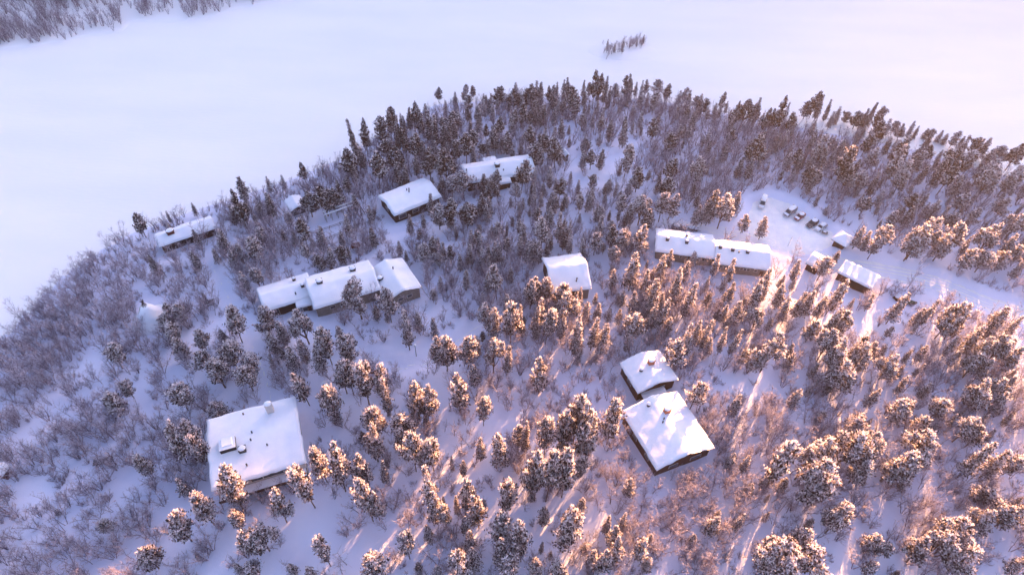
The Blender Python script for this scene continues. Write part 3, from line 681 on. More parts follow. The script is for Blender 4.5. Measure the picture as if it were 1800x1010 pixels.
    if snow:
        mb = MB(); rx = (-.44, .14) if kind in ('van', 'bus') else (-.38, .04)
        x0, x1 = rx[0] * L, rx[1] * L; mb.cap_dome(((x0 + x1) / 2, 0, Ht + .003), ((x1 - x0) / 2 * 1.12, W / 2 * .95), .22 * snow, 16, k=3)
        part('roof_snow', mb, M['roofsnow'], o, True)
        if snow > .9:
            mb = MB(); q = .40 if kind in ('van', 'bus') else .36
            mb.box((q * L, 0, .93 if kind not in ('van', 'bus') else 1.06), (.20 * L, W * .9, .24), taper=.9); part('bonnet_snow', mb, M['roofsnow'], o, False)
    return o
K7 = 340 / 1800
z7 = lambda x, y: (1180 + x * K7, 330 + y * K7)
car('white van wholly blanketed in snow, parked apart at lot top', z7(833,188), z7(860,112), M['paint_white'], 'bus', 1.6, 'van')
car('silver van with snowy roof, leftmost of the parked row', z7(1062,262), z7(1140,208), M['paint_silver'], 'van', 1.2, 'van')
car('dark red car between the silver van and the dark car', z7(1160,298), z7(1222,258), M['paint_red'], 'hatch', 1.1)
car('dark car with thin snow, second from the right of row', z7(1272,364), z7(1345,318), M['paint_dark'], 'suv', .7)
car('snow-blanketed white car, rightmost of the parked row', z7(1350,398), z7(1428,352), M['paint_white'], 'estate', 1.5)
car('dark car half hidden behind the long row house roof', (1203,403), (1182,401), M['paint_dark'], 'estate', .8, group=None)
x, y, z = at(1217, 404); tr = thing('trailer', 'low dark trailer with snow load behind the long row house', 'trailer', (x, y, z), -.35)
mb = MB(); mb.box((0, 0, .7), (3.2, 1.5, .5)); part('bed', mb, M['metal'], tr); mb = MB(); mb.cap_dome((0, 0, .953), (1.7, .85), .45, 14); part('snow_cap', mb, M['roofsnow'], tr, True)
for s in (-1, 1):
    mb = MB(); mb.tube([(0, s * .78, .3), (0, s * .95, .3)], .3, 12); part('wheel', mb, M['tyre'], tr)
mb = MB(); mb.tube([(1.6, 0, .5), (2.6, 0, .4)], .05, 6); part('drawbar', mb, M['metal'], tr)
x, y, z = at(*z7(1425, 424)); sn = thing('kick_sled', 'small dark sled lying beside the rightmost parked car', 'sled', (x, y, z), -.4)
mb = MB(); mb.box((0, 0, .45), (1.7, .8, .3)); part('seat', mb, M['metal'], sn)
for s in (-.35, .35):
    mb = MB(); mb.tube([(-1.1, s, .05), (.9, s, .05), (1.3, s, .35)], .05, 6); part('runner', mb, M['steel'], sn)
mb = MB(); mb.cap_dome((-.1, 0, .603), (.6, .36), .2, 10); part('snow_cap', mb, M['roofsnow'], sn, True)
# ------------------------------------------------------------------ trees
def nrm(v): return v / (np.linalg.norm(v, axis=-1, keepdims=True) + 1e-9)
def tufts(rng, C, R, n, size, flat=.75, snow=.6, frost=.25, up=.35):
    """small leaf-like quads round clump centres C with radius R; returns verts, material"""
    k = len(C); c = np.repeat(C, n, 0); r = np.repeat(R, n)
    d = nrm(rng.normal(size=(k * n, 3)) + np.array([0, 0, up])); rad = r * (.45 + .6 * rng.random(k * n) ** .6)
    p = c + d * rad[:, None] * np.array([1, 1, flat])
    a = nrm(d + .7 * rng.normal(size=d.shape)); b = nrm(np.cross(a, rng.normal(size=d.shape)))
    s = size * (.6 + .8 * rng.random(k * n))[:, None]
    V = np.stack([p - b * s * .32, p + a * s * .5 - b * s * .22, p + a * s + b * s * .1, p + b * s * .34 + a * s * .3], 1)
    h = d[:, 2] + .25 * rng.normal(size=k * n)
    m = np.where(h > 1 - 2 * snow * .8, 0, np.where(rng.random(k * n) < frost, 1, 2))
    return V, m
def limb_quads(A, B, ra, rb):
    """three-sided tubes between point arrays"""
    d = nrm(B - A); u = nrm(np.cross(d, np.array([.3, .2, .93]))); w = np.cross(d, u); V = []
    for j in range(3):
        a0, a1 = 2 * pi * j / 3, 2 * pi * (j + 1) / 3
        e0 = cos(a0) * u + sin(a0) * w; e1 = cos(a1) * u + sin(a1) * w
        V.append(np.stack([A + e0 * ra[:, None], A + e1 * ra[:, None], B + e1 * rb[:, None], B + e0 * rb[:, None]], 1))
    return np.concatenate(V)
def quads(name, Vl, ml, mats):
    V = np.concatenate(Vl).reshape(-1, 3); F = np.arange(len(V)).reshape(-1, 4)
    return arrmesh(name, V, F, np.concatenate(ml) if ml is not None else None, mats)
def pine(seed, snow, needles, nclump=105, cone=.5):
    rng = np.random.default_rng(seed); Hh = 12.0
    bend = rng.normal(size=2) * .35
    ax = lambda t: np.stack([bend[0] * t * t, bend[1] * t * t, t * Hh], -1)
    ts = np.linspace(0, .93, 8); pts = ax(ts); rad = .21 * (1 - ts * .85)
    T = [limb_quads(pts[:-1], pts[1:], rad[:-1], rad[1:]), limb_quads(pts[:-1], pts[1:], rad[:-1] * .98, rad[1:] * .98)]
    b0 = .30 + .12 * rng.random()
    wh = np.sort(b0 + (1 - b0) * (np.arange(10) + .8 * rng.random(10)) / 10); wi = rng.integers(0, 10, nclump); t = wh[wi] + rng.normal(size=nclump) * .012; t = np.clip(t, b0, .985); wr = .70 + .5 * rng.random(10); t[:6] = [.98, .93, .9, .88, .84, .8]
    s = (t - b0) / (1 - b0)
    env = 2.75 * wr[wi] * (.75 + .4 * rng.random(nclump)) * np.clip((1 - s) ** cone * (.50 + .9 * s ** .4) * (1.12 + .25 * (cone - .5)), .08, 1)
    lob = rng.random(5) * .5
    an = rng.random(nclump) * 2 * pi
    env = env * (1 + .22 * np.sin(an * 2 + lob[0] * 12) + .14 * np.sin(an * 3 + lob[1] * 12 + t * 8))
    rr = env * np.where(rng.random(nclump) < .72, .72 + .28 * rng.random(nclump), .3 * rng.random(nclump) + .15); rr[0] = 0
    base = ax(t); C = base + np.stack([np.cos(an) * rr, np.sin(an) * rr, rng.normal(size=nclump) * .10 + .10 * rr], -1)
    start = ax(np.clip(t - .035 - .035 * rr, .1, .96)); T.append(limb_quads(start, C, .06 + .03 * (1 - s), np.full(nclump, .02)))
    # each limb carries a flat spray of needle tufts, snow on its upper side
    cnt = np.clip((9 + 23 * rr).astype(int), 10, 80); src = np.repeat(np.arange(nclump), cnt); k = len(src)
    q = .30 + .78 * rng.random(k) ** .8; lat = rng.normal(size=k) * (.12 + .20 * rr[src] * np.clip(q, 0, 1)); out = nrm(C - start + 1e-4)
    sd = nrm(np.stack([-out[:, 1], out[:, 0], 0 * out[:, 0]], -1)); thick = rng.random(k)
    p = start[src] + (C - start)[src] * q[:, None] + sd[src] * lat[:, None] + np.stack([0 * q, 0 * q, (thick - .5) * .36 - .30 * np.abs(lat)], -1)
    a = nrm(out[src] + .9 * rng.normal(size=(k, 3)) + np.array([0, 0, .25])); b = nrm(np.cross(a, rng.normal(size=(k, 3)))); z_ = .50 * (.6 + .9 * rng.random(k))[:, None]
    V = np.stack([p - b * z_ * .32, p + a * z_ * .5 - b * z_ * .24, p + a * z_ * 1.1 + b * z_ * .1, p + b * z_ * .34 + a * z_ * .3], 1)
    load = .75 + .5 * rng.random(nclump)
    m = np.where((thick * load[src] > 1 - snow) , 0, np.where(rng.random(k) < (.42 if snow > .4 else .16), 1, 2))
    V2, m2 = tufts(rng, ax(np.array([.90, .94, .97, .99])), np.array([.5, .4, .28, .15]), 34, .36, 1.0, snow, .3)
    tr = quads('pine_trunk', T, None, [M['bark']]); cr = quads('pine_crown', [V, V2], [m, m2], [M['snow'], M['frost'], needles])
    return tr, cr
def spruce(seed, snow, needles, wide=1.0):
    rng = np.random.default_rng(seed); Hh = 12.0
    ts = np.linspace(0, .98, 6); pts = np.stack([0 * ts, 0 * ts, ts * Hh], -1); rad = .16 * (1 - ts * .9)
    T = [limb_quads(pts[:-1], pts[1:], rad[:-1], rad[1:])]
    b0 = .16 + .10 * rng.random(); Cs = []; Rs = []
    lev = np.linspace(b0, .97, 24)
    for t in lev:
        s = (t - b0) / (1 - b0); e = 1.5 * wide * (1 - s) ** .85 * (.7 + .5 * min(s * 4, 1)) * (.6 + .7 * rng.random()) + .12
        nb = int(5 + 3 * (1 - s))
        for j in range(nb):
            a = 2 * pi * (j + rng.random() * .8) / nb + t * 9; l = e * (.45 + .8 * rng.random())
            for q in (.45, .8, 1.0) if e > .6 else (.8,):
                Cs.append((cos(a) * l * q, sin(a) * l * q, t * Hh - .28 * l * q * q + .06 * rng.normal())); Rs.append(.26 + .10 * (1 - q))
    C = np.array(Cs); R = np.array(Rs)
    V, m = tufts(rng, C, R, 11, .34, .55, snow, .35)
    Vt, mt = tufts(rng, np.array([(0, 0, Hh * .975), (0, 0, Hh * .99)]), np.array([.12, .08]), 8, .3, 1.6, snow * .6, .3)
    tr = quads('conifer_trunk', T, None, [M['bark']]); cr = quads('conifer_crown', [V, Vt], [m, mt], [M['snow'], M['frost'], needles])
    return tr, cr
def birch(seed, stems=4, Hh=7.5, spread=.35, nb=13, nt=12, frost=.62, thick=.8):
    """returns quads for stems and for the twig crown"""
    rng = np.random.default_rng(seed); S = []; B = []; mb_ = []
    for s in range(stems):
        a = rng.random() * 2 * pi; lean = spread * (.35 + .9 * rng.random()) if stems > 1 else .08
        hh = Hh * (.7 + .35 * rng.random()); n = 5; p = [np.array([.12 * cos(a), .12 * sin(a), -.3])]
        dirv = nrm(np.array([cos(a) * lean, sin(a) * lean, 1.0]))
        for i in range(n):
            dirv = nrm(dirv + rng.normal(size=3) * .10 + np.array([0, 0, .05])); p.append(p[-1] + dirv * hh / n)
        p = np.array(p); rad = .085 * thick * (1 - np.linspace(0, .85, n + 1)); S.append(limb_quads(p[:-1], p[1:], rad[:-1], rad[1:]))
        t = .22 + .76 * rng.random(nb); f = t * n; i = np.minimum(f.astype(int), n - 1); q = p[i] + (p[i + 1] - p[i]) * (f - i)[:, None]
        an = rng.random(nb) * 2 * pi; ln = Hh * .26 * (1.15 - .7 * t) * (.7 + .6 * rng.random(nb))
        d = nrm(np.stack([np.cos(an), np.sin(an), .75 + .5 * rng.random(nb)], -1)); mid = q + d * ln[:, None] * .55
        d2 = nrm(d + rng.normal(size=d.shape) * .25 + np.array([0, 0, .15])); end = mid + d2 * ln[:, None] * .6
        B += [limb_quads(q, mid, np.full(nb, .035 * thick), np.full(nb, .026 * thick)), limb_quads(mid, end, np.full(nb, .026 * thick), np.full(nb, .012 * thick))]; mb_ += [rng.random(nb * 3) < frost * .7, rng.random(nb * 3) < frost]
        k = nb * nt; u = rng.random(k); src = np.repeat(np.arange(nb), nt)
        st = np.where((u < .5)[:, None], q[src] + (mid[src] - q[src]) * (2 * u)[:, None], mid[src] + (end[src] - mid[src]) * (2 * u - 1)[:, None])
        dd = nrm(d[src] * .8 + rng.normal(size=(k, 3)) * .55 + np.array([0, 0, .25])); tl = ln[src] * (.22 + .3 * rng.random(k))
        en = st + dd * tl[:, None]; wv = nrm(np.cross(dd, rng.normal(size=(k, 3)))) * .020 * thick
        B.append(np.stack([st - wv, st + wv, en + wv * .4, en - wv * .4], 1)); mb_.append(rng.random(k) < frost)
    return np.concatenate(S), np.concatenate(B), np.concatenate(mb_).astype(int)
NV = 7
def wide_pine(seed, snow, needles):
    """an old broad pine: several boughs each ending in its own loose head"""
    rng = np.random.default_rng(seed); T = []; Vs = []; ms = []
    for i in range(6):
        a = 2 * pi * i / 6 + rng.random(); r = (0 if i == 0 else 1.4 + 1.1 * rng.random()); top = 12 * (1.0 if i == 0 else .66 + .26 * rng.random()); c = np.array([r * cos(a), r * sin(a)])
        s0 = .25 + .3 * rng.random(); pts = np.array([[0, 0, 12 * s0 * .6], [c[0] * .5, c[1] * .5, 12 * s0], [c[0], c[1], top * .72], [c[0] * 1.05, c[1] * 1.05, top]])
        if i == 0: pts[0, 2] = 0
        rad = np.array([.26, .2, .13, .03]) * (1 if i == 0 else .6); T.append(limb_quads(pts[:-1], pts[1:], rad[:-1], rad[1:]))
        n = 34; hgt = 3.6 + 1.6 * rng.random(); u = rng.random(n); an = rng.random(n) * 2 * pi; e = (1.0 + .7 * rng.random()) * (1 - u) ** .5 * (.35 + .65 * rng.random(n)) * (.6 + 1.2 * np.minimum(u * 2, .5)) + .2
        st = np.stack([c[0] + 0 * u, c[1] + 0 * u, top - hgt * (1 - u)], -1); en = st + np.stack([np.cos(an) * e, np.sin(an) * e, .15 * e], -1)
        T.append(limb_quads(st, en, np.full(n, .04), np.full(n, .015)))
        k = 30; src = np.repeat(np.arange(n), k); K = n * k; q = .3 + .8 * rng.random(K); th = rng.random(K); lat = rng.normal(size=(K, 2)) * (.12 + .16 * e[src])[:, None]
        p = st[src] + (en - st)[src] * q[:, None] + np.concatenate([lat, ((th - .5) * .34 - .15 * np.abs(lat[:, :1]).sum(1))[:, None]], 1)
        aa = nrm((en - st)[src] + .9 * rng.normal(size=(K, 3))); bb = nrm(np.cross(aa, rng.normal(size=(K, 3)))); z_ = .42 * (.6 + .8 * rng.random(K))[:, None]
        Vs.append(np.stack([p - bb * z_ * .32, p + aa * z_ * .5 - bb * z_ * .24, p + aa * z_ * 1.1 + bb * z_ * .1, p + bb * z_ * .34 + aa * z_ * .3], 1)); ms.append(np.where(th * (.75 + .5 * rng.random(n))[src] > 1 - snow, 0, np.where(rng.random(K) < (.42 if snow > .4 else .16), 1, 2)))
    return quads('pine_trunk', T, None, [M['bark']]), quads('pine_crown', Vs, ms, [M['snow'], M['frost'], needles])
PINE_H = [pine(100 + i, .46, M['needles'], cone=[.45, .8, .6, 1.0, .5, .75, .9][i]) for i in range(NV)]        # heavy snow
PINE_L = [pine(200 + i, .31, M['needles'], cone=[.45, .8, .6, 1.0, .5, .75, .9][i]) for i in range(NV)]        # light snow
WIDE_H = [wide_pine(150 + i, .44, M['needles']) for i in range(5)]
WIDE_L = [wide_pine(160 + i, .26, M['needles']) for i in range(3)]
SPR_H = [spruce(300 + i, .42, M['needles2'], .8 + .1 * i) for i in range(5)]
SPR_L = [spruce(400 + i, .26, M['needles2'], .8 + .1 * i) for i in range(5)]
BIR = []
for i in range(9):
    S, B, mm = birch(500 + i, stems=[3, 4, 5, 1, 2, 4, 6, 3, 5][i], Hh=[7.5, 6.5, 6, 8, 8, 7, 5.5, 8.5, 7][i])
    BIR.append((quads('birch_stem', [S], None, [M['birch']]), quads('birch_twigs', [B], [mm], [M['birch'], M['birchfrost']]), S, B, mm))

# crop windows used when the trees were located: origin and scale of each enlarged view
W_ = {2: (600, 0), 3: (1200, 0), 4: (0, 340), 5: (600, 340), 6: (1200, 340), 7: (0, 670), 8: (600, 670), 9: (1200, 670)}
SC = 600 / 1782
TREES = {
2: """p505,455,85,45 s650,450,70,22 s686,455,70,30 s755,485,70,30 p825,460,115,70 p905,450,130,80 p1000,440,130,85 p970,460,110,60 s1085,450,95,30 s1130,415,130,28 s1107,455,90,28
s1165,425,110,35 s1190,430,100,35 p1222,430,180,60 s1270,415,100,28 s1300,420,100,28 s1330,405,160,45 s1355,400,150,35 s1387,405,150,35 s1410,430,140,40 s1440,430,110,40 s1520,390,160,40 s1495,410,130,35
s1545,425,90,30 s1575,430,80,28 s1600,425,90,30 p1655,420,95,60 p1705,455,90,60 s1775,470,80,40 s655,520,120,45 s745,535,90,40 s715,560,100,40 p825,590,115,75 s790,560,90,40 p895,580,130,60 p942,565,120,55
s985,590,90,40 s1045,560,110,45 s1020,575,100,35 p1225,520,100,70 s1115,575,90,40 s1260,610,70,30 s1600,500,70,30 s1495,600,180,50 p1640,620,130,60 s1665,580,90,40 p1730,700,110,80 s1780,640,110,40
s375,560,130,40 s395,560,140,45 p245,580,150,55 s305,575,130,35 p200,620,150,70 s65,660,220,40 p115,660,160,60 s450,570,180,60 s480,600,180,55 s280,640,160,50 p325,650,150,70 s375,680,180,60 p395,690,150,70
s520,640,150,50 s565,555,150,50 s590,600,150,50 s555,670,120,45 p275,780,130,100 p225,740,120,70 p175,805,190,90 s490,750,90,50 s600,760,110,45 p455,810,140,100 p545,810,160,110 p40,810,150,90 s305,910,80,50
s385,800,130,50 s650,705,150,60 s680,660,150,50 s755,640,90,35 s740,740,80,45 s770,720,90,40 s805,715,90,35 s835,735,60,30 p985,670,120,60 p1065,680,140,65 p1130,700,180,80 p1020,750,140,75 p945,845,170,80
p805,900,120,70 p635,905,120,90 p575,930,100,90 p780,950,120,110 s740,905,100,55 s1095,880,110,50 p1145,945,100,70 s1055,960,60,50 s1000,955,60,50 p1280,720,80,60 s1310,800,90,50 p1500,800,140,75 p1560,880,130,90
p1730,830,140,80 s1400,940,70,50 p1715,935,120,90 s1380,960,60,40 s1440,955,80,30 s1655,950,70,40 p25,940,80,100""",
3: """p20,460,90,50 s80,490,90,35 s130,510,100,30 s180,530,75,30 s215,505,100,30 s240,520,80,25 s260,560,70,25 p340,535,140,100 p290,560,110,50 s415,525,130,40 s395,540,120,40 p455,550,160,65 p530,535,180,75
s555,550,100,35 p590,590,140,60 p665,530,110,70 p705,500,140,65 s730,520,130,40 s775,540,110,35 s830,550,120,45 s795,580,110,40 s875,570,90,35 s930,585,110,60 s1000,560,130,40 s970,590,110,40 p1040,590,120,55
s1090,620,110,55 s1125,625,100,40 s1165,640,110,40 s1205,650,90,40 s1235,660,80,35 s1280,680,60,40 s1305,680,60,35 s1355,690,70,40 s1385,700,70,40 p1450,675,130,60 s1475,710,90,40 s1490,735,120,50 p1560,720,130,70
s1600,740,120,50 s1630,770,130,60 s1700,755,150,50 p1760,780,140,90 p400,740,160,110 s265,680,90,50 s230,765,90,45 p100,830,170,95 s15,650,80,40 s45,650,90,35 p750,740,150,90 p670,870,130,90 p720,880,120,70
s800,710,90,40 p870,800,190,80 p885,880,130,110 p950,900,110,80 p1040,640,150,80 p1150,750,160,90 p1145,790,200,80 p1190,850,190,90 p1270,780,170,90 s1305,755,120,50 p1470,770,200,110 p1520,800,160,80 s1500,950,60,60
p1590,850,150,90 p1650,830,170,90 p1640,880,200,110 p1770,870,160,90 p1730,900,160,100 s1010,790,110,50 s575,790,110,55 s490,710,70,35 s110,720,60,30 s920,840,120,50 s960,650,90,40 s930,660,80,35 s1390,820,200,60 p1430,850,200,80""",
4: """p700,105,140,75 p1225,0,200,90 p1255,50,110,70 s1390,0,130,60 s1340,150,90,50 p1570,145,150,80 p1320,240,140,90 s1110,290,90,45 s1000,305,110,50 s1250,415,115,60 p1325,400,90,75 p1665,330,80,70 s1705,280,110,60
s1770,280,90,50 p1600,0,130,110 p1680,-30,150,120 p1740,-20,120,100 s1055,520,65,28 p910,575,120,90 p860,580,110,70 p830,650,110,90 p880,690,120,80 s915,760,120,90 p1025,710,120,80 p1195,615,180,110 s1150,715,80,60
p560,800,140,90 p1365,610,140,110 s1405,720,130,80 s1455,670,130,80 s1400,840,90,35 p1560,615,180,140 s1500,800,140,80 p1680,705,200,100 s1570,770,120,70 s1640,800,160,80 s1760,700,130,70 p1180,790,140,110
p1285,850,110,110 p1030,830,120,90 p1110,880,150,130 p1270,915,130,130 p1555,930,190,95 p1770,890,160,110""",
5: """p65,460,200,160 p235,505,175,90 p0,280,90,70 s425,110,85,40 s465,10,120,50 p505,60,130,90 p565,40,150,90 p655,60,120,90 s700,70,60,40 s885,20,60,30 s930,50,90,35 s985,80,45,25 s1010,0,90,40 s1045,0,80,40
s1090,0,110,50 s1120,10,100,40 s1160,0,100,40 s1250,0,60,35 s1300,0,100,45 s1340,65,90,40 s1455,75,80,35 s1487,105,80,35 s1380,0,60,35 p820,155,100,55 s865,150,80,25 p935,140,90,55 p1055,145,160,80 s1145,110,150,60
s1170,160,140,60 s1195,150,130,40 p1420,145,80,60 p1430,180,120,70 p1335,215,110,75 p1480,210,120,80 p1570,170,160,90 p1610,90,120,70 p1580,20,150,110 p1690,10,140,90 p1740,0,140,90 p470,230,120,60 s500,240,100,50
p430,280,110,70 s530,260,100,45 s665,265,110,50 s700,190,120,40 s730,210,120,35 s735,290,110,60 s770,270,110,45 s800,260,120,45 s825,260,110,40 s620,320,90,40 s765,330,90,50 p815,390,165,80 s882,395,80,40
s940,230,110,50 s975,250,120,50 s1010,260,110,50 s1040,250,120,60 s330,630,190,80 s480,655,100,50 p750,590,120,90 s800,600,160,80 s875,535,120,60 p890,580,200,100 s930,590,140,50 p995,455,150,80 p1040,450,140,80
p1080,460,120,70 p1160,490,130,80 p1185,530,160,130 s1255,500,110,40 s1050,565,150,70 s1010,590,150,60 p1080,620,170,80 p1110,600,160,70 s1160,630,150,60 s1025,660,110,50 s1230,650,200,60 s1250,700,160,70
s1330,660,160,70 s1380,690,160,80 s1345,580,90,60 s1405,600,80,45 s1540,330,180,100 s1475,510,80,50 s1540,520,120,70 p1535,640,150,140 s1610,410,140,70 s1680,345,150,80 s1650,450,180,90 s1660,550,180,60
s1700,550,190,70 s1760,450,150,60 s1715,650,100,60 p480,755,165,90 p540,755,175,110 p655,765,150,110 p795,765,170,120 s870,805,140,70 s695,875,130,80 p1045,870,170,110 p610,950,200,110 p20,880,180,100
p100,910,200,120 p190,920,190,100 p380,980,200,110 p20,740,180,100 p1760,775,150,100""",
6: """p185,0,160,100 p235,20,170,110 s160,40,130,60 s85,70,100,60 s125,70,100,50 p340,110,100,70 s440,135,110,65 s765,60,65,35 s65,295,90,55 s195,325,120,60 s275,350,140,65 s35,360,110,60 s15,400,200,60 s50,480,180,80
s140,435,90,35 s145,520,80,60 s225,440,90,45 s230,585,100,45 s275,470,110,60 s460,410,180,80 s420,470,200,80 s540,480,140,70 s620,350,120,60 p760,340,130,90 s820,300,70,50 s560,550,140,70 s635,520,150,80
s680,510,150,80 s740,540,130,60 s850,450,210,80 s1000,530,100,50 s1165,525,190,80 s820,600,200,70 p870,610,170,110 s1325,560,180,60 p1455,580,230,110 s1500,590,220,90 s1690,610,200,100 s1770,640,160,60
p410,610,120,130 p500,740,220,120 p390,820,130,110 p700,670,120,90 p790,720,180,130 p850,780,200,140 p970,800,170,140 p1110,850,150,150 p860,890,180,170 p760,940,100,130 s100,660,150,60 s140,670,160,60 s60,700,180,70
s240,700,150,50 s300,700,160,50 s340,530,70,40 p970,25,110,80 s1035,50,80,35 p1120,90,110,80 s940,160,130,60 s985,200,120,60 p1080,180,150,100 p1030,230,130,70 p1230,10,120,80 s1345,40,130,70 s1290,50,100,40
p1425,100,100,90 p1550,80,110,90 p1480,0,120,110 p1700,30,120,120 p1270,180,200,130 p1230,230,150,110 p1350,150,200,110 p1470,170,180,90 p1520,290,140,90 p1390,230,150,100 p1640,180,180,150 p1600,310,130,110
p1690,300,130,100 p1770,120,160,110 p1770,280,120,90 s1560,700,190,90 s1620,760,200,90 p1700,760,200,120 p1560,850,150,120 p1770,820,180,90""",
7: """p560,65,140,110 p640,0,110,70 p905,25,150,120 p1105,110,100,110 p845,235,230,110 p940,220,200,110 p1040,210,190,90 p705,395,140,90 p1145,470,240,140 s930,520,100,80 p1010,595,190,120 p900,705,170,140
p1210,690,110,80 p1340,775,130,160 p1280,780,150,120 p1415,580,180,110 p1530,395,290,120 p1640,340,200,110 p1720,330,260,100 p740,885,130,120 p1300,950,80,100 p1665,830,150,90 s1510,950,60,60 s285,670,40,45
p530,735,80,80 p1715,35,190,100 s1020,900,40,40""",
8: """s215,0,180,70 p430,10,200,100 p740,105,130,80 p155,150,150,120 p150,255,170,140 p320,195,160,140 p360,285,190,110 p465,320,150,110 p90,395,160,110 s210,420,120,60 p110,540,200,90 p160,580,150,90 s465,475,240,70
s470,570,170,90 p540,645,120,80 s530,600,50,30 s605,615,90,30 s575,395,80,30 s635,410,80,50 p670,535,170,90 p715,600,170,110 p870,530,170,110 s840,260,190,110 p930,245,130,60 s965,235,140,60 p1080,210,190,90
p1175,170,200,120 p1250,100,240,130 p1330,90,300,140 p1440,115,220,120 p1300,220,200,130 p1010,385,240,110 p1100,390,240,110 p1195,350,260,120 p1240,410,130,80 p1060,650,110,70 s1260,605,90,60 s1190,665,230,90
p1225,710,190,120 p825,725,150,120 p955,765,180,100 s830,835,130,90 p330,800,130,100 p170,925,120,140 p600,895,130,160 s665,790,110,90 s700,860,120,80 s450,740,100,70 s1047,840,60,30 s1095,885,50,30 p870,925,110,120
p1150,955,100,100 p1015,940,90,80 p1375,895,120,100 p1460,840,140,90 p1570,835,110,100 s1400,715,90,60 s1480,700,90,50 s500,955,60,60 s1620,795,70,50""",
9: """p90,10,150,90 p930,200,120,120 p920,280,220,190 p1030,290,180,130 p780,310,220,150 p700,350,200,150 p745,430,230,240 p570,350,280,120 p960,420,150,120 p1280,190,120,100 p1290,270,200,220 p1370,100,130,130
p1170,120,140,120 p1530,190,180,130 p1580,240,150,100 s1620,325,260,100 s1700,370,200,110 p1770,400,130,110 p1130,410,150,120 p1220,410,190,130 p1610,560,120,150 p1600,20,190,150 p1690,0,150,130 p870,650,190,150
s180,700,110,90 s680,720,60,50 p640,780,180,150 p560,850,220,250 p690,900,200,220 p500,860,200,150 p1500,740,200,220 p1400,800,200,180 p1530,890,200,250 p1290,840,160,130 p1610,690,150,140 p1710,640,160,150
p1770,650,180,120 p1080,840,90,90 s990,850,70,60 p1010,955,100,80 p1130,990,60,50"""}
def in_built(x, y, grow=0.0):
    x = np.asarray(x, float); y = np.asarray(y, float); r = np.zeros(x.shape, bool)
    for q in BUILT:
        r |= inside(x, y, q)
        if grow: r |= seg_dist(x, y, q) < grow
    return r
conif = []      # x y z h w kind(0 pine 1 slender) heavy
nadv = np.array(NAD)
for k, txt in TREES.items():
    for tok in txt.split():
        kd = tok[0]; cx, cy, ln, w = [float(v) for v in tok[1:].split(',')]
        tip = np.array([W_[k][0] + cx * SC, W_[k][1] + cy * SC]); ln *= SC; w *= SC
        d = nadv - tip; d /= np.linalg.norm(d); base = tip + d * ln
        x, y, z = G(*base)
        h = 10.0
        for _ in range(6):
            q = np.array(Q(x, y, z + h)); h *= ln / max(np.linalg.norm(q - base), 1)
        px = math.hypot(*(np.array(Q(x + 1, y, z + h * .6)) - np.array(Q(x, y, z + h * .6))))
        wm = w / px; h = min(max(h, 2.5), 21); h *= 1.08; wm = min(max(wm * (.88 if kd == 'p' else .92), h * .18), h * .52)
        if in_built(x, y):        # the base belongs just clear of the wall
            for st in range(24):
                x -= sin(0.05) * .5; y -= .5
                if not in_built(x, y): break
        if kd == 's' and base[1] < 330 and random.random() < .35: kd = 'p'; wm *= 1.25
        if base[1] < 330: h *= .8 + .4 * random.random()
        conif.append([x, y, float(height(x, y)), h, wm, 0 if kd == 'p' else 1])

# density maps, one figure per 100 px square of the photo
BD = """000000000000000000
000000065555545454
000007643345654444
008876554445544444
887665554536421112
887633337537411222
886533323567432345
787422333576865555
486322423347984444
754223233345753343""".split('\n')
CD = """000000000000000000
000000066676767777
000006875555555557
000334787887545668
000433568895100046
000011145576332001
001121101134445455
000001111012223333
000111222222222233
000111222222221122""".split('\n')
def dmap(D, px, py):
    A = np.array([[float(c) for c in r] for r in D]); gx_ = np.clip(px / 100 - .5, 0, 16.999); gy_ = np.clip(py / 100 - .5, 0, 8.999)
    i = gy_.astype(int); j = gx_.astype(int); fy = gy_ - i; fx = gx_ - j
    return (A[i, j] * (1 - fx) + A[i, j + 1] * fx) * (1 - fy) + (A[i + 1, j] * (1 - fx) + A[i + 1, j + 1] * fx) * fy
def clear(x, y, m=1.0):
    ok = inside(x, y, land_poly) & (seg_dist(x, y, land_poly) > 1.5) & ~in_built(x, y, m * .6)
    for nm, w, pl in LINES_W: ok &= seg_dist(x, y, pl, False) > w / 2 + m
    ok &= ~(inside(x, y, LOT_W) | (seg_dist(x, y, LOT_W) < 1.5 + m))
    return ok
CLEAR = arr((1092,272,20),(1040,300,12),(268,550,26),(232,852,36),(330,905,44),(560,960,50),(545,890,34),(770,700,22),(860,760,36),(660,960,30),(600,640,26),(700,630,30),(330,610,26),(60,862,30),(180,640,18),(585,400,26),(560,392,18),
            (1395,560,0),(1480,970,24),(1330,700,14),(1545,905,26),(1010,290,16),(1090,275,26),(300,560,12),(60,960,18),(1210,470,18),(1300,500,20),(770,410,20),(700,420,22),(1650,520,24),(1560,560,20),(1000,880,20),
            (950,700,14),(820,840,20),(1260,620,16),(640,500,0),(270,430,12),(450,360,0))
